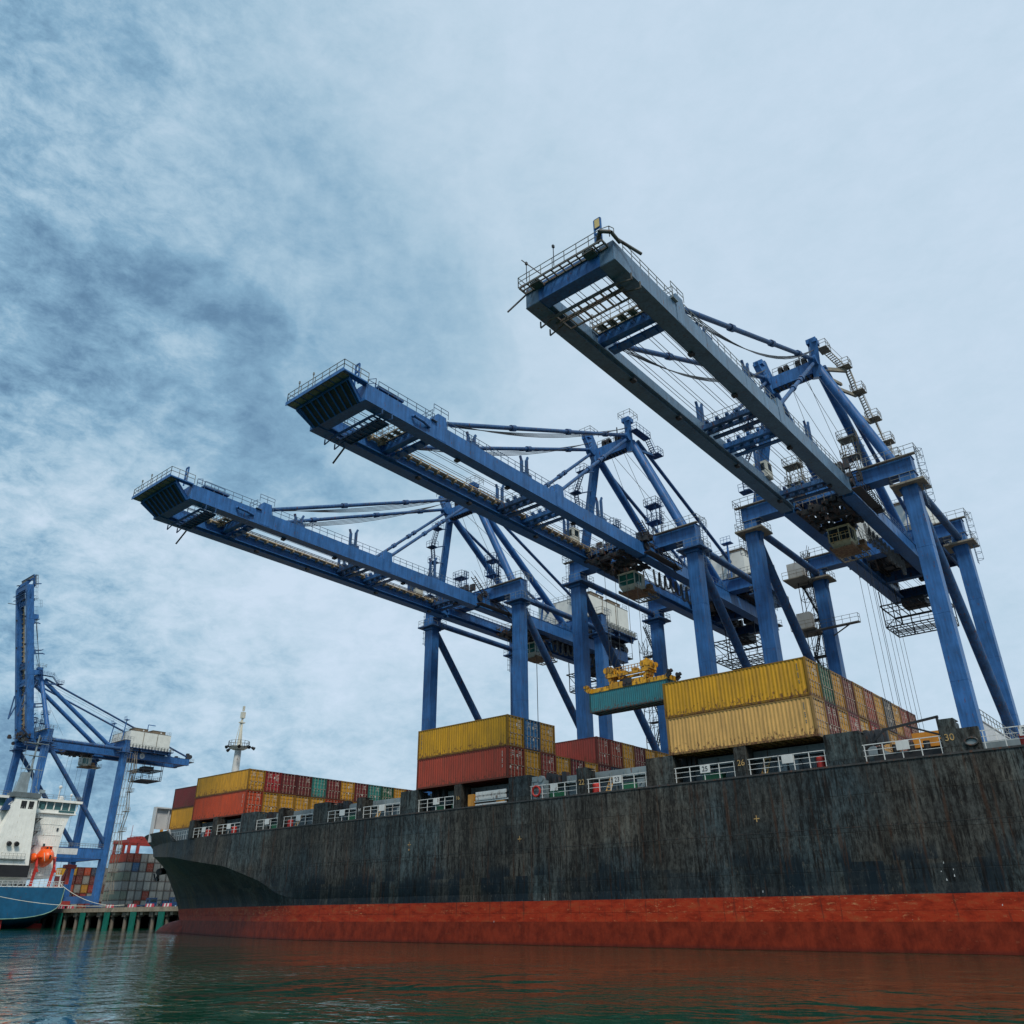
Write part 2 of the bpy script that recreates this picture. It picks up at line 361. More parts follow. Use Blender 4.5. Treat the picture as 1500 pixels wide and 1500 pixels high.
    wear2 = t.srange(t.noise(t.mapping(co, scale=(.6, .6, 2.6), loc=(12, 0, 7)), 2.0, 9, .8), .555, .60)
    red1 = t.mix(t.math('MULTIPLY', wear2, t.math('MULTIPLY', mid, .8)), red1, (.50, .24, .11))
    red1 = t.mix(t.math('MULTIPLY', wear, .65), red1, (.44, .17, .075))
    vs = t.srange(t.noise(t.mapping(co, scale=(2.2, 2.2, .15), loc=(1, 0, 7)), 1.1, 7, .74), .55, .62)
    red1 = t.mix(t.math('MULTIPLY', vs, .6), red1, (.07, .022, .014))
    red2 = t.ramp(t.noise(t.mapping(co, scale=(1, 1, .7)), 1.1, 8, .7), [(.38, (.115, .013, .005)), (.60, (.22, .027, .010))])
    red2 = t.mix(t.math('MULTIPLY', wear, .22), red2, (.30, .12, .06))
    zz = t.math('ADD', Z, t.math('MULTIPLY', t.math('SUBTRACT', n3, .5), .10))
    red = t.mix(t.srange(zz, 1.70, 1.76), red2, red1)
    wet = t.srange(Z, .32, .05); red = t.mix(t.math('MULTIPLY', wet, .5), red, (.05, .012, .010))
    c = t.mix(t.srange(t.math('ADD', Z, t.math('MULTIPLY', t.math('SUBTRACT', n3, .5), .06)), 3.26, 3.30), red, top)
    t.l.new(c, b.inputs['Base Color'])
    t.l.new(t.math('ADD', .40, t.math('MULTIPLY', n2, .3)), b.inputs['Roughness']); b.inputs['Specular IOR Level'].default_value = .16
    hsum = t.math('ADD', t.math('MULTIPLY', n3, .35), t.math('ADD', t.math('MULTIPLY', n1, 1.2), t.math('MULTIPLY', br.outputs['Fac'], -.5)))
    bp = t.node('ShaderNodeBump', {'Height': hsum, 'Distance': .09, 'Strength': .9}); t.l.new(bp.outputs[0], b.inputs['Normal'])
    return m
HULL = hull_mat()
POST = paint('bulwark_dark_paint', (.034, .034, .034), .6, .45, rust=.35, streak=.6, scale=1.4)

# water
def water_mat():
    m, t, b = mat_new('harbour_water')
    co = t.node('ShaderNodeTexCoord').outputs['Object']
    b.inputs['Base Color'].default_value = (.0015, .045, .024, 1); b.inputs['Roughness'].default_value = .02; b.inputs['IOR'].default_value = 1.36; b.inputs['Specular IOR Level'].default_value = .5
    n1 = t.noise(t.mapping(co, scale=(1, 1, 1), rot=(0, 0, R(35))), .38, 2, .45, .6)
    n2 = t.noise(t.mapping(co, scale=(1, 1.5, 1), rot=(0, 0, R(-25))), 1.35, 3, .5, .6)
    n3 = t.noise(co, .07, 3, .5)
    h = t.math('ADD', t.math('MULTIPLY', n1, .12), t.math('MULTIPLY', n2, t.math('ADD', .012, t.math('MULTIPLY', t.srange(n3, .42, .62), .06))))
    bp = t.node('ShaderNodeBump', {'Height': h, 'Distance': 1.0, 'Strength': .85}); t.l.new(bp.outputs[0], b.inputs['Normal'])
    return m
WATER = water_mat()
def ground_mat():
    m, t, b = mat_new('yard_asphalt'); co = t.node('ShaderNodeTexCoord').outputs['Object']
    n = t.noise(co, .08, 8, .7); t.l.new(t.ramp(n, [(.3, (.05, .05, .05)), (.7, (.10, .095, .085))]), b.inputs['Base Color']); b.inputs['Roughness'].default_value = .85; return m
ASPH = ground_mat()

# ------------------------------------------------------------------ setting: water, quay, yard
m = MB(); m.add([(-3000, -1500, 0), (1500, -1500, 0), (1500, 4000, 0), (-3000, 4000, 0)], [(0, 1, 2, 3)])
tag(m.build('water', WATER), kind='structure')
m = MB(); m.box(-620, 160, 34.2, 72, 3.15, 4.0)
for x in range(-600, 160, 6):
    m.box(x - .5, x + .5, 34.6, 72, 2.5, 3.15)
tag(m.build('quay_deck', CONC), kind='structure')
m = MB(); m.box(-900, 500, 72.01, 1500, -.5, 3.99)
tag(m.build('yard_ground', ASPH), kind='structure')
lab_pile = 'weathered concrete pile under the quay between the two ships'
first = None
def copy_tree(o, parent=None):
    c = o.copy(); col.objects.link(c)
    if parent: c.parent = parent; c.matrix_parent_inverse = o.matrix_parent_inverse
    for ch in o.children: copy_tree(ch, c)
    return c
# quay piles (rows seen between the ships)
pile_x = [-245 + i * 5.75 for i in range(21)]
mp = MB(); mp.tube((0, 0, -1), (0, 0, 2.5), .42, n=10); mp.box(-.75, .75, -.6, .6, 2.2, 3.14)
pile = mp.mesh('pile', CONCD)
for row, yy in enumerate((35.2, 41.0)):
    for i, x in enumerate(pile_x):
        o = bpy.data.objects.new('quay_pile', pile); col.objects.link(o); o.location = (x, yy, 0)
        tag(o, 'grey concrete pile in the front row under the quay edge' if row == 0 else 'grey concrete pile in shade in the second row under the quay', 'pile', 'concrete piles carrying the quay')
# green fender boards
fx = [-170.7 - i * 11.5 for i in range(6)]
lb = ['green fender board on the quay face closest to the red bow bulb', 'green fender board on the quay face, second from the red bow bulb', 'green fender board on the quay face, third from the red bow bulb',
      'green fender board on the quay face, fourth from the bow, near the blue stern', 'green fender board under the mooring lines by the blue stern', 'green fender board in the shade under the blue ship stern']
for i, x in enumerate(fx):
    m = MB(); m.box(-1.0, 1.0, -.30, 0.0, -.6, 2.7)
    for k in (-.6, 0, .6): m.box(k - .05, k + .05, -.34, -.301, -.5, 2.6)
    for zz in (.3, 2.1): m.box(-.35, .35, 0.01, .55, zz, zz + .35)
    o = m.build('fender_board', FEND); o.location = (x, 34.1, .4); tag(o, lb[i], 'fender', 'green fender boards on the quay face')
# red and white barriers on the quay
bar_x = [-172, -179, -186.5, -196.5, -216, -221, -227]
blb = ['closest to the black bow', 'second from the black bow', 'third from the black bow', 'at the foot of the grey container stack', 'just right of the crane foot', 'at the crane foot behind the mooring lines', 'left of the crane foot behind the blue stern']
BARR = paint('barrier_red', (.42, .04, .07), .5)
for i, x in enumerate(bar_x):
    t_ = thing('road_barrier', 'red and white barrier ' + blb[i], 'barrier', (x, 35.6, 4.0), 'red and white barriers along the quay edge')
    for k in range(5):
        m = MB(); m.prism([(-.2, 0), (.2, 0), (.1, .62), (-.1, .62)], 0, -1.6 + k * .62, -1.6 + k * .62 + .61)
        fixn(m.build('white_segment' if k % 2 else 'red_segment', WHITE if k % 2 else BARR, t_))

# ------------------------------------------------------------------ the container ship
YC = 16.1
def lerp(a, b, t): return a + (b - a) * t
def interp(tab, x):
    for (x0, y0), (x1, y1) in zip(tab, tab[1:]):
        if x0 <= x <= x1: return lerp(y0, y1, (x - x0) / (x1 - x0))
    return tab[0][1] if x < tab[0][0] else tab[-1][1]
def deck_y(X):
    t = max(0.0, (-X - 97) / 49.5); return YC * min(1, t) ** 2.0
def wl_y(X):
    t = max(0.0, (-X - 80) / 52.5); return YC * min(1, t) ** 1.30
ZK = [(0, 3.9), (.06, 4.3), (.12, 5.8), (.25, 7.7), (.5, 9.4), (.7, 10.1), (1, 11.4)]
ship = thing('container_ship', 'large dark hulled container ship with red bottom paint lying alongside the quay', 'ship', (0, 0, 0))
rows = []
NF = 44
def section(f):
    """points from keel to rail for one station on the near side, f = 0 at the parallel body, 1 at the stem"""
    g = f ** .85
    Xt = lerp(-80, -146.5, g); Xm = lerp(-80, -142.6, g); Xk = lerp(-80, -141.8, g); Xw = lerp(-80, -132.6, g)
    yt = deck_y(Xt); yd = max(yt, 0); yk = deck_y(lerp(Xt, Xk, .5)) + .0; yk = yt + .02
    yw = max(wl_y(Xw), 0); zk = interp(ZK, g)
    ztop = 11.4 + max(0, (g - .5)) ** 1.2 * 1.6
    if g >= 1: yt = yk = yw = YC
    pts = []
    pts.append((Xw + .3 * g, lerp(yw, YC, .2 * g), -3.0)); pts.append((Xw, yw, -1.0)); pts.append((Xw, yw, .6))
    pts.append((Xw + .4 * g, yw, 1.8)); pts.append((lerp(Xw, Xk, .04), yw, 3.3))
    for u in (.15, .3, .45, .6, .75, .88, .96):
        z_ = lerp(3.3, zk, u); x_ = lerp(lerp(Xw, Xk, .04), Xk, u ** 1.15); y_ = lerp(yw, yk, u ** (1 + .95 * min(1, g * 2.2)))
        pts.append((x_, y_, z_))
    pts.append((Xk, yk, zk)); pts.append((Xk - .02, yk - .03, zk + .03))
    for u in (.33, .66, 1): pts.append((lerp(Xk, Xm, u), lerp(yk, yt, u), lerp(zk + .03, ztop, u)))
    return pts
secs = [[(68.0, 0, zz) for (_, _, zz) in section(0)], [(20.0, 0, zz) for (_, _, zz) in section(0)], [(-30.0, 0, zz) for (_, _, zz) in section(0)]]
secs += [section(i / NF) for i in range(NF + 1)]
hm = MB(); nv = len(secs[0]); vs = []
for s_ in secs: vs += s_
near = len(vs)
for s_ in secs: vs += [(x, 2 * YC - y, z_) for (x, y, z_) in s_]
fs = []
for i in range(len(secs) - 1):
    for j in range(nv - 1):
        a = i * nv + j; fs.append((a, a + nv, a + nv + 1, a + 1)); b_ = near + a; fs.append((b_, b_ + 1, b_ + nv + 1, b_ + nv))
    fs.append((i*nv + nv-1, (i+1)*nv + nv-1, near + (i+1)*nv + nv-1, near + i*nv + nv-1))
fs.append(tuple(range(nv)) + tuple(reversed(range(near, near + nv))))
hm.add(vs, fs, False)
hull = fixn(hm.build('hull', HULL, ship))
for p in hull.data.polygons: p.use_smooth = True
if hasattr(hull.data, 'set_sharp_from_angle'): hull.data.set_sharp_from_angle(angle=R(34))
m = MB()
def bw(p):
    x, y, z_ = p
    return [x, y * (1 - .15 * max(0, -x)), z_]
m.ellip((-130.2, YC, -1.2), (8.6, 2.6, 3.0), 28, 18, bw)
m.build('bulbous_bow', HULL, ship)
# bulwark at the bow
m = MB()
g0 = .47; pts = []
for i in range(25):
    g = lerp(g0, 1, i / 24); f = g ** (1 / .85); s_ = section(min(1, f)); xt, yt, zt = s_[-1]
    zb = zt + (interp([(g0, .06), (g0 + .035, 1.55), (.8, 1.9), (1, 2.3)], g)); pts.append((xt, yt, zt, lerp(-80, -146.5, g), zb))
for side in (1, -1):
    for (x0, y0, z0, x0b, z0b), (x1, y1, z1, x1b, z1b) in zip(pts, pts[1:]):
        Y = lambda y: y if side == 1 else 2 * YC - y
        o_ = .18 * side
        m.add([(x0, Y(y0), z0), (x1, Y(y1), z1), (x1b, Y(y1) , z1b), (x0b, Y(y0), z0b), (x0, Y(y0)+o_, z0), (x1, Y(y1)+o_, z1), (x1b, Y(y1)+o_, z1b), (x0b, Y(y0)+o_, z0b)],
              [(0,1,2,3),(7,6,5,4),(3,2,6,7),(0,4,5,1),(1,5,6,2),(3,7,4,0)])
fixn(m.build('bow_bulwark', HULL, ship))
# sheer strake flat-bar along the deck edge
m = MB(); m.box(-97, 68, -.06, -.004, 11.30, 11.42); m.box(-88, 68, -.016, -.004, 7.37, 7.39)
m.build('sheer_strake', POST, ship)
# side posts (pillars carrying the outboard containers)
wide = [(-20.82, -18.29), (-35.5, -33.0), (-50.13, -47.7), (-64.63, -62.1), (-78.88, -76.4), (-93.14, -89.9)]
narrow = [(-13.22, -12.21), (-27.76, -26.75), (-42.46, -41.45), (-57.08, -56.1), (-71.46, -70.5), (-85.5, -84.5), (-99.4, -98.4), (-105.5, -104.3)]
nums = {-27.76: '26', -42.46: '22', -13.22: '30'}
for a, b_ in wide + narrow:
    m = MB(); ztop = 13.5; w_ = b_ - a
    m.box(a, b_, .02 if a > -100 else .3, .42 if a > -100 else .7, 11.35, ztop)
    m.box(a + .08, a + .2, .42, 1.5, 11.35, ztop - .1); m.box(b_ - .2, b_ - .08, .42, 1.5, 11.35, ztop - .1)
    if w_ > 2: m.box((a + b_) / 2 - .03, (a + b_) / 2 + .03, .005, .02, 11.4, 13.45)
    m.box(a + .05, b_ - .05, .05 if a > -100 else .32, 1.4, ztop + .002, ztop + .07)
    po = m.build('side_post', HULL, ship)
    if a in nums: text(nums[a], .62, YELM, po, ((a + b_) / 2, .0, 12.35))
text('16', .5, YELM, ship, (-56.55, 0, 12.3)); text('14', .45, WHITE, ship, (-70.98, 0, 12.3))
m = MB(); m.prism([(-12.36, 11.35), (-10.95, 11.35), (-10.95, 12.86), (-12.36, 12.86)], 1, .04, .4)
fl = m.build('fairlead_plate', HULL, ship)
m = MB(); n = 20; ci = [(-11.5 + .34 * math.cos(2*math.pi*i/n), 11.95 + .19 * math.sin(2*math.pi*i/n)) for i in range(n)]; m.prism(ci, 1, .0, .03)
fixn(m.build('fairlead_opening', GREYL, fl))
m = MB(); m.path([(x, -.03, z_) for x, z_ in [(-11.5 + .38 * math.cos(2*math.pi*i/n), 11.95 + .23 * math.sin(2*math.pi*i/n)) for i in range(n + 1)]], .07, True); m.build('fairlead_rim', POST, fl)
# coaming, hatch covers and cross walls behind the rail
m = MB(); m.box(-112, -19.6, 2.7, 29.5, 11.42, 12.75); m.box(-19.6, 60, 3.2, 29.5, 11.42, 12.35); m.build('hatch_coaming', GREYL, ship)
hc_x = [(-33.6, -21), (-48.1, -35.5), (-62.6, -50), (-77.1, -64.5), (-91.6, -79), (-106.2, -93.6)]
for a, b_ in hc_x:
    m = MB(); m.box(a, b_, 2.2, 30, 12.76, 13.42)
    for k in range(9): x = a + .5 + (b_ - a - 1) * k / 8; m.box(x - .06, x + .06, 2.1, 2.199, 12.8, 13.3)
    m.build('hatch_cover', GREYL, ship)
m = MB()
for a, b_ in hc_x:
    for k in range(7): x = a + 1 + (b_ - a - 2) * k / 6; m.box(x - .05, x + .05, 2.45, 2.699, 11.42, 12.75)
m.build('coaming_stay', GREYS, ship)
m = MB()
for a, b_ in wide:
    xm = (a + b_) / 2; m.box(xm - .5, xm + .5, 1.8, 30.2, 11.42, 13.3)
m.build('cross_deck_wall', GREYS, ship)
# railings between posts
allp = sorted([(a, b_) for a, b_ in wide + narrow])
segs = []
for (a0, b0), (a1, b1) in zip(allp, allp[1:]):
    segs.append((b0, a1))
segs.append((-10.9, -3.6)); segs.append((-3.4, 4)); segs.append((4.2, 14)); segs.append((14.2, 60))
signs = {3: '25', 1: '23'}
for a, b_ in segs:
    if a > -13.3 and b_ < -10: continue
    if -57 < a < -54: continue
    y = .12 if a > -99 else .35
    m = MB(); n = max(2, int((b_ - a) / 1.15)); h = 1.15
    for i in range(n + 1):
        x = a + .12 + (b_ - a - .24) * i / n; m.bar((x, y, 11.4), (x, y, 11.4 + h), .055)
    for k in (.36, .68, 1.0): m.bar((a, y, 11.4 + h * k), (b_, y, 11.4 + h * k), .032 if k < 1 else .055)
    r_ = m.build('railing', WHITE, ship)
    s_ = '25' if -34 < a < -32 else '23' if -42 < a < -40 else '31' if -11 < a < -10 else ''
    xs = a + (b_ - a) * (.52 if s_ != '31' else .35)
    if abs(b_ - a) < 12:
        m = MB(); m.box(xs - .42, xs + .42, y - .1, y - .06, 11.95, 12.52); bo = m.build('number_board', WHITE, r_)
        if s_: text(s_, .52, BLACK, r_, (xs, y - .115, 12.235), ext=.004)
# deck clutter behind the rail
random.seed(11)
def cyl(x, y, z0, z1, r, mat, name):
    m = MB(); m.tube((x, y, z0), (x, y, z1), r, n=14); return m.build(name, mat, ship)
for x in (-21.5, -40.95, -63.0 + .0, -78.9 + 1.8, -95.5, -8.6, -101.5, -84.0):
    m = MB(); m.tube((x, .75, 11.45), (x, .75, 12.15), .34, n=14); m.tube((x, .75, 12.15), (x, .75, 12.28), .34, .2, n=14); m.build('fire_hose_drum', REDP, ship)
for x, L in ((-31, 1.6), (-60.5, 2.4), (-59.3, 1.0), (-38.5, 1.2), (-74, 1.4), (-88, 1.8), (-46.2, 1.3)):
    m = MB(); m.box(x, x + L, 1.0, 1.7, 11.42, 12.0); m.box(x - .03, x + L + .03, .97, 1.73, 12.0, 12.06); m.build('deck_locker', GREEN, ship)
for x in (-25, -24.1, -7.5, -37.2, -66.5):
    m = MB(); m.box(x, x + .7, 1.3, 2.0, 11.42, 12.3); m.tube((x + .35, 1.2, 12.0), (x + .35, 1.35, 12.0), .1); m.build('electrical_box', GREYL, ship)
for x in (-69.5, -40.2, -26.2, -7.9, -83.5):
    m = MB()
    for d in (0, .42): m.bar((x + d, 1.0, 11.45), (x + d + .25, 1.5, 12.75), .07)
    for k in range(5): m.bar((x + k * .05, 1.0 + k * .1, 11.6 + k * .26), (x + .42 + k * .05, 1.0 + k * .1, 11.6 + k * .26), .05)
    m.build('ladder', YELM, ship)
for x in (-62, -48.0 + .9, -77.2, -91, -33.9, -19):
    m = MB()
    for k in range(5): m.box(x + k * .42, x + k * .42 + .3, 1.7 + random.random() * .4, 2.2 + random.random(), 12.8, 13.5 + random.random() * .35)
    m.build('lashing_gear', DARK, ship)
# gangway and lifebuoy by the third wide post
m = MB(); m.box(-54.9, -48.6 - 1.8, .25, .95, 11.75, 11.85)
for zz in (12.05, 12.5): m.bar((-54.4, .22, zz), (-50.6, .22, zz), .08, .30)
for k in range(22): x = -54.3 + k * .17; m.bar((x, .17, 12.0), (x, .17, 12.55), .05)
m.box(-54.4, -50.6, .15, .30, 11.42, 11.58)
m.build('accommodation_ladder', WHITE, ship)
m = MB(); m.box(-55.3, -54.6, .1, .5, 11.42, 12.5); m.box(-51.9, -50.9, .3, .8, 11.45, 11.75); m.build('winch_box', paint('ochre_paint', (.50, .22, .03), .6, .3), ship)
m = MB(); n = 20; c0 = (-46.9, -.02, 12.05)
m.path([(c0[0] + .42 * math.cos(2*math.pi*i/n), c0[1], c0[2] + .42 * math.sin(2*math.pi*i/n)) for i in range(n + 1)], .10, True); m.build('lifebuoy', REDP, ship)
m = MB(); m.box(-47.6, -46.2, .2, .9, 11.42, 13.0); m.box(-47.5, -46.9, .15, .3, 12.9, 13.35); m.tube((-46.5, .1, 13.1), (-46.5, .5, 13.1), .28, n=14); m.build('gangway_control_post', GREYL, ship)
# open jib frame by the tall post
m = MB()
m.bar((-13.3, 1.0, 13.95), (-16.9, 1.0, 13.55), .15); m.bar((-13.4, 1.0, 13.9), (-13.4, 1.0, 12.6), .15); m.bar((-15.4, 1.0, 13.6), (-13.4, 1.0, 12.75), .12)
m.bar((-16.9, 1.0, 13.55), (-18.6, 1.0, 12.2), .12)
m.box(-17.9, -13.4, 1.0, 2.2, 11.42, 12.0)
for k in range(5): m.tube((-17.4 + k, 1.1, 12.0), (-17.4 + k, 1.1, 12.5), .22)
m.build('stowed_jib', BLACK, ship)
m = MB(); m.box(-15.6, -12.9, 2.6, 4.0, 12.36, 13.35); m.build('lashing_bin', ORANGE if False else paint('amber_paint', (.55, .22, .02), .6, .2), ship)
# breakwater screen at the bow
m = MB(); m.box(-125.2, -125.05, 5.4, 26, 14.1, 17.0)
for k in range(11): y = 5.4 + 20.6 * k / 10; m.box(-125.05, -124.75, y - .07, y + .07, 14.1, 17.0)
m.box(-125.2, -124.6, 5.3, 26.1, 17.005, 17.2); m.box(-125.35, -124.55, 5.22, 5.4, 12.2, 17.2)
m.build('breakwater_screen', PGREY, ship)
m = MB()
for k in range(8): y = 7.2 + k * 1.1; y -= 1.2; m.tube((-124.3, y, 12.2), (-124.3, y, 13.0 + (k % 3) * .25), .3); m.box(-124.6, -124.0, y + .4, y + .6, 12.2, 14.0)
m.build('windlass_gear', bpy.data.materials['ochre_paint'], ship)
m = MB(); m.tube((-123.6, 6.6, 12.1), (-123.6, 6.6, 13.6), .38, .3); m.tube((-123.4, 8.4, 12.1), (-123.4, 8.4, 13.6), .38, .3); m.build('vent_mushroom', WHITE, ship)
m = MB(); m.rail([(-121, 4.6, 12.0), (-117, 3.2, 12.0), (-113.4, 2.5, 11.6), (-106, 1.0, 11.5)], 1.1, 1.0, .06); m.build('bow_railing', WHITE, ship)
m = MB(); m.bar((-114.0, 2.2, 13.15), (-113.0, 2.2, 11.5), .14); m.build('bulwark_end_rail', WHITE, ship)
# foremast
fm = MB(); fm.tube((-122, YC, 12), (-122, YC, 26.6), .85, .52, 16); fo = fm.build('foremast', WHITE, ship)
m = MB(); m.tube((-122, YC, 26.7), (-122, YC, 27.1), 1.0, 1.7, 16); m.build('crows_nest', WHITEC, fo)
m = MB(); n = 14; ring = [(-122 + 1.65 * math.cos(2*math.pi*i/n), YC + 1.65 * math.sin(2*math.pi*i/n), 27.1) for i in range(n + 1)]; m.rail(ring, .9, 1.0, .05); m.build('crows_nest_railing', RAIL, fo)
m = MB(); m.tube((-122, YC, 27), (-122, YC, 31.8), .36, .14, 10); m.box(-122.3, -121.7, YC - .45, YC + .45, 31.0, 31.15); m.box(-122.3, -121.7, YC - .3, YC + .3, 31.8, 32.8); m.bar((-122, YC, 33), (-122, YC, 33.8), .3)
m.bar((-122, YC - .9, 27), (-122, YC - .2, 31.5), .07); m.bar((-121.2, YC, 27), (-121.9, YC, 31.5), .07); m.build('topmast', CREAMW, fo)
m = MB()
for dx, dy in ((1.9, -1.1), (2.3, .2), (1.8, 1.3), (-2.0, -.4), (.2, -2.0)): m.tube((-122 + dx, YC + dy, 27.0), (-122 + dx * 1.22, YC + dy * 1.22, 26.75), .18, .28, 10); m.bar((-122 + dx, YC + dy, 27.0), (-122 + dx * .6, YC + dy * .6, 27.0), .1)
m.build('deck_floodlight', BLACK, fo)
# anchor in its pocket
m = MB(); m.v = []; m.tube((-136.6, 14.9, 9.0), (-135.6, 13.2, 8.7), .55, .5, 14); m.bar((-135.7, 13.4, 8.8), (-135.9, 13.0, 7.4), .26); m.bar((-136.9, 13.5, 7.7), (-134.8, 12.9, 7.5), .35, .4); m.bar((-136.9, 13.4, 7.7), (-137.0, 13.2, 8.5), .22); m.bar((-134.8, 12.8, 7.5), (-134.6, 12.6, 8.3), .22)
m.build('anchor', DARK, ship)
# draught and tug marks on the side
m = MB()
for x, z_, s_ in ((-26.6, 8.35, 'c'), (-48.9, 8.2, 'd'), (-63, 8.45, 't'), (-8, 9.0, 'd')):
    m.box(x - .22, x + .22, -.012, -.003, z_, z_ + .06); m.box(x - .03, x + .03, -.014, -.0125, z_ - .2, z_ + .28)
    if s_ == 't': m.box(x - .1, x + .1, -.012, -.003, z_ - .5, z_ - .35)
m.build('tug_marks', YELM, ship)

m = MB(); rr_ = random.Random(3)
for i in range(11):
    x = -14 - rr_.random() * 1.2 if i < 6 else -70 + rr_.random() * 60; zz = 3.9 + rr_.random() * 1.2 if i < 6 else 1.6 + rr_.random() * 2.2
    a_ = .02 + rr_.random() * .04; m.add([(x, -.008, zz), (x + a_, -.008, zz + .02), (x + a_ * .8, -.008, zz + a_ * (1.5 + rr_.random() * 3)), (x - .01, -.008, zz + a_ * 1.4)], [(0, 1, 2, 3)])
m.build('paint_splash', PGREY, ship)

# ------------------------------------------------------------------ containers
def container_mesh(L, H, W=2.438):
    """origin: lower corner at bow end, near side; x to L, y to W, z to H. doors face +x"""
    body = MB(); fr = MB()
    def corr(y, sgn):
        n = int((L - .5) / .30); x0 = .22; stp = (L - .44) / n; pts = []
        for i in range(n):
            x = x0 + i * stp; pts += [(x, 0), (x + stp * .28, 0), (x + stp * .5, 1), (x + stp * .78, 1)]
        pts.append((L - .22, 0)); vs = []
        for zz in (.17, H - .11):
            for (x, k) in pts: vs.append((x, y + sgn * (.02 + .035 * k), zz))
        n_ = len(pts); body.add(vs, [(i, i + 1, n_ + i + 1, n_ + i) if sgn > 0 else (i + 1, i, n_ + i, n_ + i + 1) for i in range(n_ - 1)])
    corr(0, 1); corr(W, -1)
    body.add([(.15, .06, H - .05), (L - .15, .06, H - .05), (L - .15, W - .06, H - .05), (.15, W - .06, H - .05)], [(0, 1, 2, 3)])
    body.add([(.15, .06, .12), (L - .15, .06, .12), (L - .15, W - .06, .12), (.15, W - .06, .12)], [(3, 2, 1, 0)])
    body.add([(.06, .1, .12), (.06, W - .1, .12), (.06, W - .1, H - .1), (.06, .1, H - .1)], [(3, 2, 1, 0)])
    body.add([(L - .16, .1, .12), (L - .16, W - .1, .12), (L - .16, W - .1, H - .1), (L - .16, .1, H - .1)], [(0, 1, 2, 3)])
    for x in (0, L - .18):
        for y in (0, W - .16): fr.box(x, x + .18, y, y + .16, .118, H - .118)
    for x in (0, L - .18):
        for y in (-.003, W - .177):
            for zz in (0, H - .118): fr.box(x - .003, x + .183, y, y + .18, zz, zz + .118)
    for y in (.01, W - .13):
        fr.box(.183, L - .183, y, y + .12, .01, .17); fr.box(.183, L - .183, y, y + .08, H - .11, H - .01)
    for x in (.01, L - .13):
        fr.box(x, x + .12, .18, W - .18, .01, .15); fr.box(x, x + .12, .18, W - .18, H - .12, H - .01)
    k = int(L / .6)
    for i in range(1, k): x = L * i / k; fr.box(x - .04, x + .04, .14, W - .14, .02, .11)
    return body, fr
def door_mesh(H, W=2.438):
    m = MB(); w_ = (W - .36) / 2 - .01
    z0, z1 = .17, H - .14; nb = 5; hh = (z1 - z0) / nb
    m.box(0, .05, 0, w_, z0, z1)
    for i in range(nb):
        m.box(.051, .085, .07, w_ - .07, z0 + i * hh + .10, z0 + (i + 1) * hh - .10)
    return m
def rod_mesh(H):
    m = MB(); m.tube((.12, 0, .1), (.12, 0, H - .08), .022, n=6)
    for zz in (.14, H * .35, H * .7, H - .16): m.box(.05, .15, -.06, .06, zz - .035, zz + .035)
    m.box(.10, .16, -.02, .30, H * .42, H * .42 + .05)
    return m
def mark_mesh(H, seed):
    rr = random.Random(seed); m = MB()
    for i in range(rr.choice((3, 5, 6))):      # lines of small stencilled figures, right leaf top down
        z0 = H - .42 - i * .17; y = .46; n = rr.choice((3, 4, 5))
        for k in range(n): m.box(.0885, .0895, y + k * .085, y + k * .085 + .055, z0, z0 + .085)
    if seed % 2: m.box(.0885, .0895, .14, .30, .9, 1.15)
    if seed % 3 == 0: m.box(.0885, .0895, .12, .26, H - .9, H - .62)
    return m
STEN = paint('stencil_white', (.50, .48, .44), .6, .2)
CM = {}
for L, H in ((12.19, 2.896), (12.19, 2.591)):
    b_, f_ = container_mesh(L, H)
    CM[(L, H)] = dict(body=b_.mesh('body', CONT), frame=f_.mesh('frame', CONTF), door=door_mesh(H).mesh('door', CONTD), rod=rod_mesh(H).mesh('lock_rod', ROD), marks=[mark_mesh(H, s).mesh('stencil_marks', STEN) for s in range(5)])
PAL = {
 'mustard yellow': (.52, .275, .010), 'ochre yellow': (.52, .26, .02), 'pale yellow': (.60, .36, .115), 'brick red': (.30, .045, .025), 'orange red': (.50, .065, .02),
 'dark maroon': (.15, .022, .025), 'rusty brown red': (.26, .045, .035), 'crimson red': (.32, .02, .025), 'blue': (.02, .13, .30), 'teal green': (.03, .22, .20), 'dark green': (.012, .10, .06),
 'navy blue': (.015, .05, .11), 'slate grey': (.06, .09, .12), 'faded pink red': (.38, .09, .09), 'turquoise': (.025, .20, .26), 'white grey': (.42, .43, .40), 'grey': (.30, .32, .31), 'grey green': (.20, .25, .20)}
rc = random.Random(5)
def container(loc, cname, label, L=12.19, H=2.896, group=None, parts=True, name='shipping_container', mk=True, jit=True, lettering=None):
    d = CM[(L, H)]; c = PAL[cname]; k = 1 + (rc.random() - .5) * .22 if jit else 1; c = (*[x * k for x in c], 1)
    t_ = thing(name, label, 'container', loc, group); t_.color = c
    def part(nm, data, loc=(0, 0, 0), parent=t_):
        o = bpy.data.objects.new(nm, data); col.objects.link(o); o.parent = parent; o.location = loc; o.color = c; return o
    part('body', d['body']); part('frame', d['frame'])
    w_ = (2.438 - .36) / 2
    for i in range(2):
        dr = part('door', d['door'], (L - .15, .18 + i * w_ + .005, 0))
        for k_ in (.28, .76):
            part('lock_rod', d['rod'], (-.01, w_ * k_, 0), dr)
        if mk and (i or rc.random() < .3) and rc.random() < .85: part('stencil_marks', rc.choice(d['marks']), (0, 0, 0), dr)
    if lettering:
        side, mt = lettering
        m = MB(); rr = random.Random(len(label))
        for kk in range(11):
            if kk in (4, 8): continue
            x = .55 if side < 0 else L - .75
            m.box(x, x + .075, -.004, .012, H - .5 - kk * .14, H - .5 - kk * .14 + .085)
        m.build('id_lettering', mt, t_)
    return t_
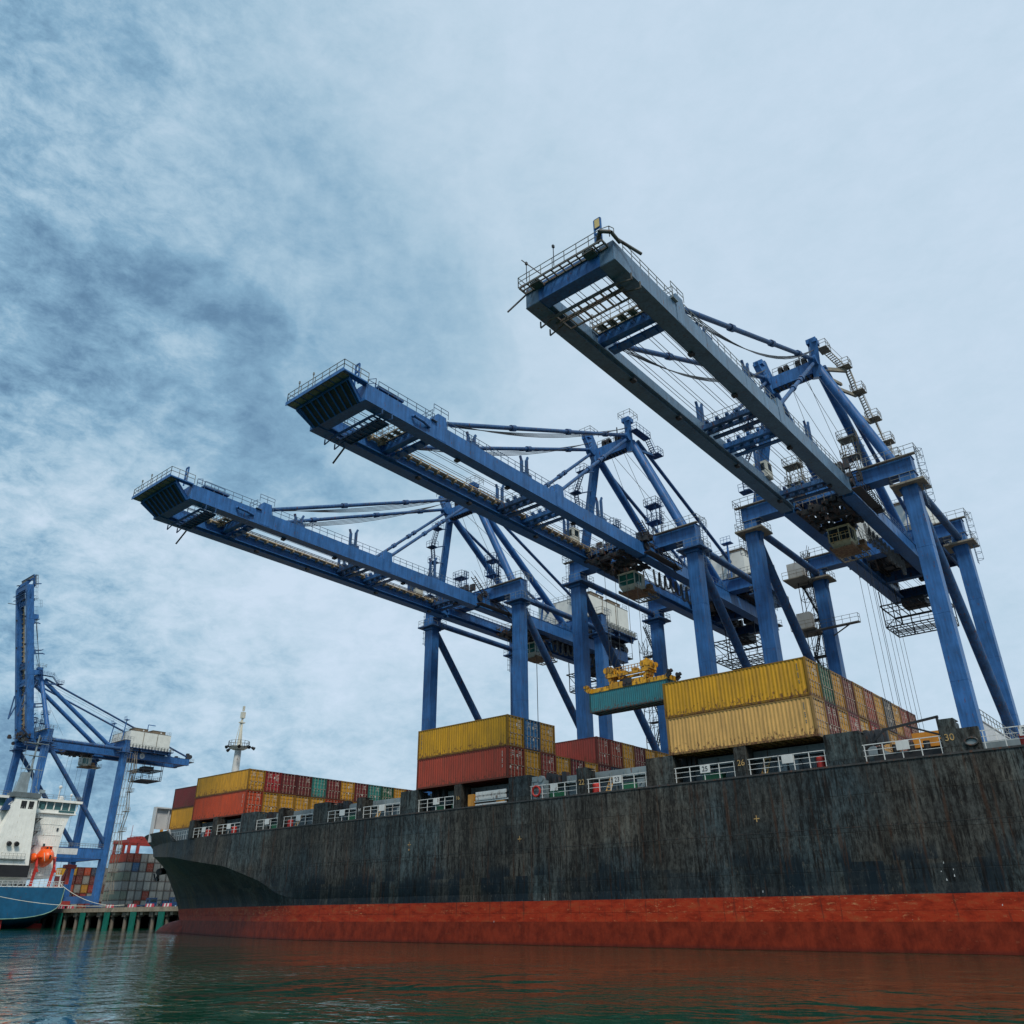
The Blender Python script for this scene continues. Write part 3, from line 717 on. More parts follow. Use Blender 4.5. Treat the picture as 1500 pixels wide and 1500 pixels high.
ORD = ['nearest the camera', 'second from the near side', 'third from the near side', 'fourth from the near side', 'fifth from the near side', 'sixth from the near side', 'seventh from the near side',
       'eighth from the near side', 'ninth from the near side', 'tenth from the near side', 'eleventh from the near side', 'twelfth from the near side', 'thirteenth from the near side']
def bay(x0, y0, z0, lower, upper, H0, H1, pitch, bname, drop=None):
    for tier, (lst, H) in enumerate(((lower, H0), (upper, H1))):
        zz = z0 + (H0 + .02 if tier else 0)
        for i, cn in enumerate(lst):
            if cn is None: continue
            container((x0 + (rc.random() - .5) * .06, y0 + i * pitch, zz), cn, f'{cn} container {ORD[i]}, {"upper" if tier else "lower"} tier, {bname} stack on the ship',
                      H=H if not (drop and i >= drop) else 2.591, lettering=None if i else ((-1 if ('yellow' in cn and bname != 'right-hand') else 1), GREYS if 'yellow' in cn else STEN), group=f'containers in the {bname} stack on the ship')
Y_, DM = 'ochre yellow', 'dark maroon'
# right stack
bay(-33.3, .02, 13.57, ['pale yellow', DM, Y_, 'faded pink red', Y_, 'crimson red', Y_, Y_, 'brick red', DM, 'brick red'],
    ['mustard yellow', 'dark green', Y_, DM, Y_, 'brick red', Y_, 'slate grey', Y_, 'rusty brown red', DM], 2.896, 2.896, 2.47, 'right-hand', None)
# middle stack
bay(-62.4, .02, 13.57, ['brick red', Y_, 'rusty brown red', Y_, DM, Y_, DM, 'navy blue', Y_, 'rusty brown red', Y_, DM],
    ['mustard yellow', 'blue', Y_, None, None, None, 'rusty brown red', 'brick red', Y_, DM, Y_, Y_, Y_], 2.896, 2.896, 2.46, 'middle', None)
# left stack
bay(-106.2, .85, 13.57, ['orange red', Y_, Y_, Y_, Y_, 'orange red', 'brick red', Y_, Y_, DM, Y_, Y_],
    [Y_, 'crimson red', DM, DM, 'teal green', DM, Y_, DM, 'teal green', 'dark green', Y_, DM], 2.75 if False else 2.896, 2.591, 2.46, 'left-hand', None)
# bow bay
container((-120.6, 5.6, 13.6), 'ochre yellow', 'ochre yellow container in the lower tier of the bow stack, beside the pale breakwater screen', group='two containers in the bow stack')
container((-120.6, 5.6, 16.52), 'dark maroon', 'dark maroon container on top of the yellow one in the bow stack', group='two containers in the bow stack')
m = MB(); m.box(-121, -108, 5.3, 26, 11.9, 13.55); m.build('hatch_cover', GREYS, ship)
container((-107.0 , 3.4, 11.0), 'ochre yellow', 'ochre yellow container low behind the rail, under the orange red one', group='two containers in the bow stack') if False else None

# ------------------------------------------------------------------ ship-to-shore cranes
YF, YR = 36.9, 60.0          # waterside and landside leg lines
GB, GT = 47.2, 49.1          # girder bottom and top
def crane(cx, label, style, ty, raised=False, near_white=False, seed=1):
    rr = random.Random(seed)
    C = thing('container_crane', label, 'crane', (cx, 0, 0), 'blue ship-to-shore cranes along the quay')
    def P(m, name, mat, parent=C, bv=0):
        o = m.build(name, mat, parent)
        if bv: bevel(o, bv)
        return o
    # ---- legs
    for sx in (-1, 1):
        for yl in (YF, YR):
            m = MB(); x = 10 * sx
            m.box(x - .88, x + .88, yl - .85, yl + .85, 5.3, 49.1)
            m.box(x - 1.12, x + 1.12, yl - 1.05, yl + 1.05, 5.3, 19.5) if False else None
            for zz in (12, 24, 31.5, 39.5): m.box(x - .9, x + .9, yl - .87, yl + .87, zz, zz + .05)
            m.box(x - .96, x - .885, yl - .93, yl + .93, 8, 47) if False else None
            # haunch under the crossbeam
            if style == 3: m.prism([(x - sx * .885, 46.1), (x - sx * .885, 47.4), (x - sx * 1.25, 47.4)], 1, yl - .5, yl + .5)
            else: m.box(x - 1.12, x + 1.12, yl - 1.09, yl + 1.09, 47.0, 47.41); m.box(x - 1.08, x + 1.08, yl - 1.05, yl + 1.05, 47.67, 49.09)
            lg = P(m, 'leg', BLUE if yl == YF else BLUE, bv=.04)
            m = MB(); m.box(x - 1.9, x + 1.9, yl - 1.75, yl + 1.75, 47.42, 47.66); m.build('leg_collar', PLAT if style == 3 else BLUE_D, lg)
            m = MB(); m.rail([(x - 1.8, yl - 1.65, 47.66), (x + 1.8, yl - 1.65, 47.66), (x + 1.8, yl + 1.65, 47.66), (x - 1.8, yl + 1.65, 47.66), (x - 1.8, yl - 1.65, 47.66)], 1.1, 1.2, .04)
            m.build('collar_railing', RAIL, lg)
            # bogies
            m = MB(); m.box(x - 4.2, x + 4.2, yl - .5, yl + .5, 4.9, 5.28)
            for k in range(8): m.tube((x - 3.8 + k * 1.08, yl - .25, 4.42), (x - 3.8 + k * 1.08, yl + .25, 4.42), .4, n=12)
            m.box(x - 4.0, x + 4.0, yl - .35, yl + .35, 4.45, 4.89); m.build('bogie', BLUE_D, lg)
    # ---- crossbeams
    for yl in (YF, YR):
        m = MB(); m.box(-10.9, 10.9, yl - .9, yl + .9, 49.13, 51.3); m.box(-11.0, 11.0, yl - 1.02, yl + 1.02, 49.10, 49.20); m.box(-11.0, 11.0, yl - 1.0, yl + 1.0, 51.3, 51.36)
        for k in range(12): x = -10 + k * 20 / 11; m.box(x - .02, x + .02, yl - .915, yl + .915, 49.2, 51.3)
        cb = P(m, 'crossbeam', BLUE)
        m = MB()
        for sx in (-1, 1):
            m.box(min(sx * 4.8, sx * 11.6), max(sx * 4.8, sx * 11.6), yl - 1.6, yl - 1.02, 51.0, 51.12) if sx > 0 or style != 3 or True else None
        m.build('crossbeam_walkway', PLAT, cb)
        m = MB(); m.rail([(-11.7, yl - 1.6, 51.12), (-5, yl - 1.6, 51.12)], 1.15, 1.1, .05); m.rail([(5, yl - 1.6, 51.12), (11.7, yl - 1.6, 51.12), (11.7, yl + 1.4, 51.12)], 1.15, 1.1, .05)
        m.rail([(-11.7, yl - 1.6, 51.12), (-11.7, yl + 1.4, 51.12)], 1.15, 1.1, .05); m.rail([(-4.4, yl - .9, 51.36), (4.4, yl - .9, 51.36)], 1.1, 1.1, .05)
        m.build('crossbeam_railing', RAIL, cb)
        # caged ladders on the ends
        m = MB()
        for sx in (-1, 1):
            x = sx * 11.45
            for dy in (-.35, .35): m.bar((x, yl + dy, 44.5), (x, yl + dy, 52.3), .06)
            for k in range(20): m.bar((x, yl - .35, 44.6 + k * .38), (x, yl + .35, 44.6 + k * .38), .04)
            for k in range(8):
                zz = 45 + k; m.path([(x, yl - .35, zz), (x + sx * .5, yl - .4, zz), (x + sx * .75, yl, zz), (x + sx * .5, yl + .4, zz), (x, yl + .35, zz)], .045)
            m.bar((x + sx * .75, yl, 45), (x + sx * .75, yl, 52), .04)
        m.build('caged_ladder', RAILB, cb)
    # ---- lower portal frame
    for sx in (-1, 1):
        m = MB(); x = 10 * sx; m.box(x - .8, x + .8, YF + .86, YR - .86, 17.2, 19.9); m.box(x - .9, x + .9, YF + .86, YR - .86, 19.9, 20.0)
        pb = P(m, 'portal_beam', PGREY if (near_white and sx > 0) else BLUE)
        m = MB(); m.rail([(x + .85 , YF + 1, 20.0), (x + .85, YR - 1, 20.0)], 1.15, 1.5, .06); m.rail([(x - .85 , YF + 1, 20.0), (x - .85, YR - 1, 20.0)], 1.15, 1.5, .06); m.build('portal_railing', RAIL, pb)
        if sx > 0:
            m = MB(); y0 = YF + 9.5 if raised else YF + 6.5
            m.box(x + .802, x + .84, y0, y0 + (5.5 if raised else 2.2), 18.1, 19.7); sg = m.build('sign_board', WHITE, pb)
            if not raised:
                m = MB(); m.box(x + .842, x + .85, y0 + .3, y0 + 1.9, 18.3, 19.5); m.box(x + .852, x + .86, y0 + .45, y0 + 1.75, 18.45, 19.35); m.build('sign_frame', PGREY, sg)
    m = MB(); m.box(-9.1, 9.1, YR - .8, YR + .8, 17.2, 19.9); P(m, 'portal_beam', BLUE)
    m = MB(); m.box(-9.1, 9.1, YF - .5, YF + .5, 5.6, 7.6); P(m, 'sill_beam', BLUE)
    m = MB(); m.box(-9.1, 9.1, YR - .5, YR + .5, 5.6, 7.6); P(m, 'sill_beam', BLUE)
    # ---- braces
    for sx in (-1, 1):
        x = 10 * sx
        m = MB(); m.tube((x, YF + .86, 48.55), (x, YR - .86, 48.55), .5, n=16); P(m, 'tie_pipe', BLUE_D)
        m = MB(); m.tube((x, YF + .7, 47.0), (x, YR - .7, 21.6), .62, n=16); m.box(x - .12, x + .12, YR - 2.2, YR - .86, 20.2, 23.2); P(m, 'diagonal_brace', BLUE_D)
        m = MB(); m.bar((x + sx * .3, YF + 1.2, 47.0), (x + sx * .3, YR - 1.2, 22.2), .08); m.build('cable_run', PGREY, C)
    GE = 78.0 if not raised else 85.0
    HZ = 0.0 if not raised else -1.9
    # ---- fixed girders
    for sx in (-1, 1):
        x = 3.7 * sx; m = MB()
        m.box(x - .65, x + .65, 33.6, GE, GB, GT); m.box(x - .78, x + .78, 33.6, GE, GB - .06, GB + .03)
        m.box(x - .72 * 1, x + .72, 33.6, GE, GT, GT + .05)
        m.box(x - sx * 1.05, x - sx * .6, 34, 77, 47.9, 48.0) if False else m.box(min(x - sx * 1.15, x - sx * .66), max(x - sx * 1.15, x - sx * .66), 33.6, 78, 47.55, 47.70)
        for k in range(22): y = 35 + k * 2; m.box(x - .67, x + .67, y - .02, y + .02, GB + .03, GT)
        gd = P(m, 'main_girder', BLUE)
        m = MB(); m.rail([(x + sx * .6, 34.5, GT + .05), (x + sx * .6, 58.6, GT + .05)], 1.1, 1.2, .045); m.rail([(x + sx * .6, 63, GT + .05), (x + sx * .6, 77.6, GT + .05)], 1.1, 1.2, .045); m.build('girder_railing', RAILB, gd)
    m = MB(); m.box(-3.04, 3.04, GE - 1.4, GE, GB + .1, GT - .1); m.box(-3.04, 3.04, 67.5, 68.6, GB + .3, GT - .1); P(m, 'girder_end_tie', BLUE_D)
    m = MB(); m.box(-4.6, 4.6, GE, GE + 1.6, 48.2, 48.35); m.rail([(-4.5, GE + 1.5, 48.35), (4.5, GE + 1.5, 48.35)], 1.1, 1.2, .05)
    for sx in (-1, 1): m.box(sx * 3.7 - .5, sx * 3.7 + .5, GE - 1, GE - .2, 49.2, 51.0); m.tube((sx * 3.7 - .3, GE + .3, 50.0), (sx * 3.7 + .3, GE + .3, 50.0), .7, n=14)
    P(m, 'rear_sheave_platform', DARK)
    # ---- machinery house
    m = MB(); m.box(-6.2, 6.2, 62.6, 76.2, 51.55, 57.2); hs = P(m, 'machinery_house', HOUSE)
    m = MB()
    for y in (67.1, 71.7): m.box(6.2, 6.26, y - .09, y + .09, 51.6, 57.2); m.box(-6.26, -6.2, y - .09, y + .09, 51.6, 57.2)
    for x in (-2, 2.2): m.box(x - .06, x + .06, 62.54, 62.6, 51.6, 57.2)
    m.box(-6.25, 6.25, 62.55, 76.25, 57.2, 57.28); m.build('panel_joint', PLAT, hs)
    for y0 in (64.0, 70.0):
        m = MB(); m.box(1.8, 5.6, y0, y0 + 4.4, 57.29, 58.2); m.box(1.7, 5.7, y0 - .1, y0 + 4.5, 58.2, 58.3); u = m.build('roof_ventilator', BROWNG, hs)
        m = MB(); m.tube((5.61, y0 + 2.9, 57.75), (5.66, y0 + 2.9, 57.75), .26, n=12); m.build('fan', WHITE, u)
    m = MB(); m.rail([(-6.1, 62.7, 57.3), (6.1, 62.7, 57.3), (6.1, 63.9, 57.3)], 1.0, 1.2, .045); m.rail([(6.1, 74.6, 57.3), (6.1, 76.1, 57.3), (-6.1, 76.1, 57.3), (-6.1, 62.7, 57.3)], 1.0, 1.2, .045); m.build('roof_railing', RAIL, hs)
    m = MB(); m.tube((3.5, 69.2, 57.3), (3.5, 69.2, 60.2), .12); m.bar((3.5, 69.2, 60.2), (3.5, 71.6, 60.2), .22); m.build('roof_davit', BLUE, hs)
    m = MB(); m.tube((-4.0, 62.55, 53.4), (-4.0, 62.45, 53.4), .5, n=14); m.box(-5.0, -4.6, 62.4, 62.6, 53, 54); m.box(2.9, 4.4, 62.3, 62.54, 51.7, 53.6); m.build('front_fittings', GREYS, hs)
    m = MB(); m.box(-7.4, 7.4, 61.6, 77.4, 51.25, 51.42)
    for y in (62.5, 66.6, 71, 76): m.box(-7.2, 7.2, y - .15, y + .15, 50.6, 51.249)
    for sx in (-1, 1):
        for y in (62.5, 66.6, 71, 76): m.box(sx * 3.7 - .3, sx * 3.7 + .3, y - .3, y + .3, 49.16, 50.599)
        m.box(min(sx * 6.2, sx * 6.5), max(sx * 6.2, sx * 6.5), 62, 77, 50.5, 51.24)
    pf = P(m, 'house_platform', BLUE_D)
    m = MB(); m.rail([(-7.3, 61.7, 51.42), (7.3, 61.7, 51.42), (7.3, 77.3, 51.42), (-7.3, 77.3, 51.42), (-7.3, 61.7, 51.42)], 1.15, 1.0, .06)
    for k in range(14): m.box(7.1, 7.6, 62.4 + k * 1.05, 62.7 + k * 1.05, 51.44, 52.3)
    m.build('platform_railing', RAIL, pf)
    if HZ:
        hs.location.z = HZ; pf.location.z = HZ + .5
    # machinery under the house
    m = MB()
    for k in range(16):
        y = 61.8 + rr.random() * 13; x = -3 + rr.random() * 5; m.box(x, x + .5 + rr.random() * 1.2, y, y + .5 + rr.random(), 48.0 + rr.random() * .6, 49.2 + rr.random() * 1.2)
    m.box(-5.2, 5.2, 64, 75.5, 49.9, 50.3); P(m, 'hoist_machinery', DARK)
    # ---- hanging maintenance cage at the rear
    m = MB(); x0, x1, y0, y1, z0 = -4.6, 4.2, 70.0, 76.4, 41.3
    m.grate(x0, x1, y0, y1, z0, n=9)
    for k in range(1, 5): yy = y0 + (y1 - y0) * k / 5; m.bar((x0, yy, z0), (x1, yy, z0), .07, .12)
    for x in (x0, x0 + 2.4, x1 - 1.0, x1):
        for y in (y0, y1): m.bar((x, y, z0), (x, y, GB), .13)
    for y in (y0, y1):
        m.bar((x0, y, z0 + 3), (x0 + 2.4, y, z0 + .1), .1); m.bar((x0, y, z0 + 3), (x1, y, z0 + 3), .1)
    m.bar((x0, y0, z0), (x0, y1, 44.5), .1); m.rail([(x0, y0, z0), (x1, y0, z0), (x1, y1, z0), (x0, y1, z0), (x0, y0, z0)], 1.1, 1.2, .06)
    m.box(-2.0, 1.4, 71.5, 74.5, 44.6, 45.8); m.grate(x0, x1, y0 - 1, y1, 44.5, n=8)
    P(m, 'maintenance_cage', DARK)
    # ---- boom (local frame turned about the hinge when raised)
    hinge = Vector((0, 33.3, 48.6))
    B = MBoom = None
    ang = R(76.5) if raised else 0.0
    def bm_build(m, name, mat, parent=C):
        if raised:
            rot = Matrix.Translation(hinge + Vector((0, 1.7, 0))) @ Matrix.Rotation(-ang, 4, 'X') @ Matrix.Translation(-hinge); m.v = [tuple(rot @ Vector(v)) for v in m.v]
        return m.build(name, mat, parent)
    tip = -18.0 if not raised else -13.6
    booms = {}
    for sx in (-1, 1):
        x = 3.7 * sx; m = MB()
        m.box(x - .65, x + .65, tip, 32.9, GB, GT)
        m.box(x - .70, x + .70, tip + .02, 32.9, GB - .05, GB + .02)
        xi = x - sx * .66
        m.box(min(xi, xi - sx * .35), max(xi, xi - sx * .35), tip + 1.3, 32.9, 47.45, 47.58)       # trolley rail flange
        m.box(x - .67, x + .67, 32.9, 33.5, GB + .3, GT + .25); m.tube((x - .9, 33.3, 48.6), (x + .9, 33.3, 48.6), .35, n=14)
        for yy in ((-7.6, 13.4) if not raised else (-3.6, 13.4)): m.box(x - .69, x + .69, yy - .75, yy + .75, GB + .1, GT + .02); m.prism([(yy - .7, GT + .02), (yy + .9, GT + .02), (yy + .7, GT + 1.35), (yy - .5, GT + 1.35)], 0, x - .62, x + .62)
        for k in range(12):
            yy = -15 + k * 4; m.box(x - .66, x + .66, yy - .015, yy + .015, GB + .03, GT)
        m.bar((x + sx * .69, 33.2, 48.3), (x + sx * .69, 29.6, 48.7), .12, .8) if False else None
        bo = fixn(bm_build(m, 'boom_girder', BLUE if style != 3 else BLUE_GREY)); booms[sx] = bo
        m = MB(); xo = x + sx * .55
        m.rail([(xo, -16.4, GT), (xo, -8.6, GT)], 1.1, 1.25, .05); m.rail([(xo, -8.7, GT + 1.35), (xo, -6.5, GT + 1.35)], 1.0, 1.0, .05); m.rail([(xo, -6.6, GT), (xo, 12.4, GT)], 1.1, 1.25, .05)
        m.rail([(xo, 14.6, GT), (xo, 32.4, GT)], 1.1, 1.25, .05)
        m.box(x - .9, x + .9, -9.2, -8.35, GT + .05, GT + .12); m.rail([(x - .9, -9.2, GT + .1), (x + .9, -9.2, GT + .1)], 1.1, .9, .05)
        bm_build(m, 'boom_railing', RAIL if style == 3 else RAILB, bo)
        for yy, hh in ((( -2.6, 1.5), (6.8, 2.7), (22.8, 3.4)) if sx > 0 else ((10.6, 2.9), (25.0, 3.6))):
            m = MB()
            for d in (0, .95):
                m.bar((x - sx * .1, yy + d, GT), (x - sx * .1, yy + d, GT + hh * (.86 if d == 0 else 1)), .28, .34)
                m.bar((x - sx * .1, yy + d, GT + hh * (.86 if d == 0 else 1) - .05), (x - sx * .1, yy + d + (-.25 if d == 0 else .25), GT + hh * (.86 if d == 0 else 1) + .55), .22, .26)
            m.box(x - .5, x + .5, yy - .2, yy + 1.2, GT, GT + .5); bm_build(m, 'rope_guide_horn', BLUE_D, bo)
        if style != 3 and sx < 0:
            m = MB(); m.box(-2.95, -2.35, -12, 32, 48.75, 48.83)
            for k in range(30): m.box(-3.04, -2.3, -11.5 + k * 1.45, -11.3 + k * 1.45, 48.45, 48.9)
            m.bar((-2.35, -12, 49.05), (-2.35, 32, 49.05), .10); m.bar((-2.75, -12, 48.98), (-2.75, 32, 48.98), .16)
            bm_build(m, 'cable_tray', TAN, bo)
            m = MB(); m.rail([(-2.6, -16.5, 48.9), (-2.6, -11, 48.9)], 1.1, 1.0, .05); bm_build(m, 'tray_railing', RAILB, bo)
        m = MB()
        for yy in (-4, 4.5, 17.5, 29): m.box(x - sx * .66 - .25, x - sx * .66 + .25, yy, yy + .5, 46.9, 47.14)
        bm_build(m, 'under_boom_light', DARK, bo)
    # end tie and platforms
    m = MB(); m.box(-3.04, 3.04, tip + .005, tip + 1.25, GB + .04, GT - .05)
    for k in range(7): x = -2.6 + k * .87; m.box(x - .02, x + .02, tip - .012, tip, GB + .1, GT - .1)
    et = bm_build(m, 'boom_end_beam', BLUE)
    if style == 3:
        m = MB(); m.grate(-4.3, 3.9, tip - .95, tip - .05, GT - .45, n=10)
        m.box(-3.2, -2.3, tip - .9, tip - .1, GT - .75, GT - .55); m.box(2.0, 3.0, tip - .9, tip - .1, GT - .8, GT - .55)
        m.path([(3.2, tip - .4, GT + .1), (3.9, tip - 1.1, GT + .35), (4.6, tip - .6, GT + .2), (4.6, tip + .6, GT)], .16, True)
        m.tube((4.5, tip + .3, GT + .25), (5.3, tip + 2.6, GT - .15), .13)
        bm_build(m, 'end_platform', PLATD, et)
        m = MB(); m.rail([(-4.4, tip - .1, GT - .4), (-4.4, tip - .95, GT - .4), (3.9, tip - .95, GT - .4), (4.5, tip - .7, GT - .3), (4.5, tip, GT)], 1.1, 1.2, .05); bm_build(m, 'end_railing', RAIL, et)
    else:
        m = MB(); y0 = tip - 2.9
        m.box(-4.6, 4.6, y0 - .1, y0 + 1.0, 48.95, 49.10); 
        for sx in (-1, 1): m.box(min(sx * 3.9, sx * 4.6), max(sx * 3.9, sx * 4.6), y0 + 1.0, tip, 48.95, 49.1)
        m.box(-4.6, 4.6, y0 - .16, y0 - .08, 48.82, 49.22)
        # raked nose plate with ribs
        m.add([(-3.6, tip, GB + .05), (3.6, tip, GB + .05), (3.9, y0 + .9, 48.93), (-3.9, y0 + .9, 48.93), (-3.6, tip, GB + .17), (3.6, tip, GB + .17), (3.9, y0 + 1.05, 48.94), (-3.9, y0 + 1.05, 48.94)], [(0, 1, 2, 3), (7, 6, 5, 4), (0, 3, 7, 4), (1, 5, 6, 2)])
        for k in range(9):
            x = -3.4 + k * .85; xt = -3.7 + k * .925; m.bar((x, tip - .02, GB - .04), (xt, y0 + .95, 48.80), .09, .34)
        m.bar((-4.2, y0 + .95, 48.8), (4.2, y0 + .95, 48.8), .12, .35); 
        for sx in (-1, 1): m.bar((sx * 3.6, tip, GB + .1), (sx * 4.1, y0 + 1, 48.75), .14, .5)
        fixn(bm_build(m, 'nose_platform', BLUE, et))
        m = MB(); m.add([(-3.5, tip - .1, GB - .02), (3.5, tip - .1, GB - .02), (3.8, y0 + .95, 48.80), (-3.8, y0 + .95, 48.80)], [(0, 1, 2, 3)]); bm_build(m, 'nose_underside', DARK, et)
        m = MB()
        for k in range(8): x = -4.3 + k * 1.1; m.box(x, x + .86, y0 + .02, y0 + .85, 48.90, 48.949)
        bm_build(m, 'nose_grating', PLAT, et)
        m = MB(); m.rail([(4.5, tip + .1, 49.1), (4.5, y0 - .05, 49.1), (-4.5, y0 - .05, 49.1), (-4.5, tip, 49.1)], 1.15, 1.2, .055)
        for x in (-2.6, -.3): m.bar((x, y0 - .1, 49.1), (x, y0 - .1, 50.7), .06); m.box(x - .07, x + .07, y0 - .17, y0 - .03, 50.6, 50.9)
        bm_build(m, 'nose_railing', RAIL, et)
        m = MB(); m.box(4.42, 4.5, -14.6, -14.52, 48.6, 48.8) if False else m.path([(4.45, -11.9, 48.2), (4.75, -11.8, 48.1), (4.75, -10.6, 48.05), (4.45, -9.4, 48.05)], .16, True); bm_build(m, 'side_bracket', BLUE, et)
        m = MB(); m.box(2.9, 4.3, -16.5, -13.0, GT + .3, GT + .5); m.rail([(4.3, -16.8, GT), (3.0, -16.8, GT + .5), (3.0, -13, GT + .5)], 1.2, 1.0, .05); bm_build(m, 'tip_box', BLUE_D, et)
    # lamp / mirror frame at the corner
    m = MB(); fx_ = 3.1
    for dx in (0, .55): m.bar((fx_ + dx, tip - .5, GT), (fx_ + dx, tip - .5, GT + 2.4), .14)
    for zz in (.9, 1.5, 2.4): m.bar((fx_, tip - .5, GT + zz), (fx_ + .55, tip - .5, GT + zz), .14)
    fr_ = bm_build(m, 'lamp_frame', BLUE, et)
    if style == 3:
        m = MB(); m.box(fx_ + .06, fx_ + .5, tip - .6, tip - .45, GT + 1.5, GT + 2.35); bm_build(m, 'floodlight', FLOOD, fr_)
        m = MB(); m.bar((-.5, tip - 1.2, 48.6), (-.5, tip - 1.2, 50.5), .05); m.bar((-3.3, tip - 1.2, 48.6), (-3.3, tip - 1.2, 50.4), .05); m.box(-.58, -.42, tip - 1.3, tip - 1.1, 50.5, 50.75); m.box(-3.38, -3.22, tip - 1.3, tip - 1.1, 50.4, 50.65)
        m.bar((-1.9, tip - .6, 48.7), (-3.0, tip - 2.2, 50.0), .06); bm_build(m, 'warning_mast', DARK, et)
    m = MB(); m.tube((-4.3, tip + (.2 if style == 3 else 4.5), 48.9 if style == 3 else 47.1), (-5.6 if style == 3 else -5.2, tip - (.9 if style == 3 else -3.9), 46.9 if style == 3 else 45.3), .075 if style == 3 else .10); bm_build(m, 'droop_arm', DARK, et)
    # second frame under the tip with gratings
    m = MB(); yy0, yy1 = tip + 2.1, tip + 4.3
    m.grate(-2.95, 2.95, yy0, yy1, 46.95, n=8)
    for y in (yy0 - .05, yy0 + .7): m.bar((-3.4, y, 46.8), (3.4, y, 46.8), .12, .2)
    if style != 3: m.box(-2.9, 2.9, yy0 + .9, yy1, 47.0, 47.06)
    for y in (yy0, yy0 + 1.3):
        m.bar((-4.5, y, 47.15), (-4.5, y, 46.5), .08, .12); m.bar((4.5, y, 47.15), (4.5, y, 46.5), .08, .12); m.bar((-4.5, y, 46.5), (-3.0, y, 46.9), .1); m.bar((4.5, y, 46.5), (3.0, y, 46.9), .1)
    bm_build(m, 'tip_walkway', PLATD if style == 3 else BLUE_D, et)
    # cross ties
    for yy, kind in ((-9.4, 0), (9.8, 1), (14.8, 2), (29.6, 1)):
        m = MB()
        if kind == 0:
            m.box(-3.04, 3.04, yy, yy + .75, 47.9, 49.0); m.box(-2.6, 2.6, yy + .9, yy + 1.9, 47.6, 47.8)
            for k in range(4): x = -2.2 + k * 1.3; m.box(x, x + .55, yy + .8, yy + 1.5, 47.35, 47.59)
            bb = bm_build(m, 'cross_tie', BLUE)
            m = MB(); m.grate(-2.9, 2.9, yy - 1.0, yy - .05, 49.0, n=6); m.rail([(-2.9, yy - 1.0, 49), (2.9, yy - 1.0, 49)], 1.1, 1.0, .05); m.rail([(-2.9, yy - 1.0, 49.5), (-2.9, yy + .6, 49.5)], 1.1, .8, .05)
            for k in range(5): m.box(-2.5 + k * 1.05, -1.8 + k * 1.05, yy - .9, yy - .15, 48.93, 48.97)
            bm_build(m, 'tie_walkway', PLAT, bb)
        else:
            m.box(-3.04, 3.04, yy, yy + .5, 48.0, 48.55); m.box(-3.0, 3.0, yy + 1.0, yy + 1.35, 47.9, 48.3); m.box(-2.6, 2.7, yy + 1.5, yy + 2.1, 47.6, 47.75)
            for k in range(5): x = -2.6 + k * 1.15; m.box(x, x + .45, yy + .5, yy + 1.0, 47.75, 48.1 + rr.random() * .4); m.tube((x, yy + .2, 48.8), (x + .3, yy + .2, 48.8), .26, n=10)
            bb = bm_build(m, 'cross_tie', BLUE_D if kind == 1 else BLUE)
            m = MB(); m.rail([(-2.9, yy + .2, 48.55), (2.9, yy + .2, 48.55)], 1.1, 1.2, .045); bm_build(m, 'tie_railing', RAIL, bb)
    # hinge clutter: pulleys, steps
    m = MB()
    for k in range(16):
        x = rr.choice((-1, 1)) * (2.2 + rr.random() * 2.6); y = 30.5 + rr.random() * 4.6; zz = GT + .05 + rr.random() * .5; m.box(x, x + .35 + rr.random() * .5, y, y + .4 + rr.random() * .5, zz, zz + .4 + rr.random() * .9)
    for sx in (-1, 1):
        m.tube((sx * 4.75, 33.3, 48.6), (sx * 4.45, 33.3, 48.6), .55, n=14)
    P(m, 'hinge_gear', DARK)
    m = MB(); m.stair((5.1, 34.0, 49.2), (5.1, 31.0, 51.6), .75); m.stair((5.2, 36.0, 48.9), (5.2, 41.0, 46.9), .9); m.box(4.5, 5.7, 34.6, 41.2, 46.75, 46.85) if False else m.box(4.5, 5.6, 32.5, 41.4, 47.4, 47.5)
    m.rail([(5.6, 32.5, 47.5), (5.6, 41.4, 47.5)], 1.1, 1.1, .05); P(m, 'access_stair', DARK)
    m = MB(); m.box(-4.4, -2.7, 25.9 if not raised else 34, 27.4 if not raised else 35.5, 49.15, 51.3); cbx = P(m, 'electrical_cabin', CREAMW)
    m = MB(); yb = 25.9 if not raised else 34; m.box(-4.2, -3.0, yb - .05, yb, 50.1, 51.0); m.box(-2.7, -2.66, yb + .3, yb + 1.2, 50.1, 51.0); m.build('cabin_window', GLASSD, cbx)
    # ---- mast (A-frame)
    AY, AZ = 33.4, 67.0
    for sx in (-1, 1):
        m = MB(); p = (sx * 3.25, AY + .4, AZ - .5); q = (sx * 8.7, YF, 51.4)
        m.bar(p, q, 1.1, 1.1) if sx < 0 else m.tube(p, q, .62, n=18)
        P(m, 'mast_leg', BLUE)
        m = MB(); m.tube((sx * 3.3, AY + 1.0, AZ - .6), (sx * 3.6, 57.6, 50.3), .60, n=18); m.box(sx * 3.6 - .5, sx * 3.6 + .5, 56.6, 58.4, 49.16, 50.5); P(m, 'back_leg', BLUE)
        m = MB(); m.tube((sx * 3.9, AY + 1.2, AZ - .2), (sx * 3.7, GE - .8, 49.9), .28, n=12); P(m, 'back_stay', BLUE_D)
        m = MB(); m.bar((sx * 2.95, AY + .5, AZ - 2.0), (sx * 3.75, AY - 1.1, AZ + 2.8), 1.0, 1.5); m.box(sx * 3.7 - .65, sx * 3.7 + .65, AY - 1.7, AY - .3, AZ + 2.1, AZ + 2.8)
        m.tube((sx * 3.3 - .5, AY - .9, AZ - .2), (sx * 3.3 + .5, AY - .9, AZ - .2), .7, n=16)
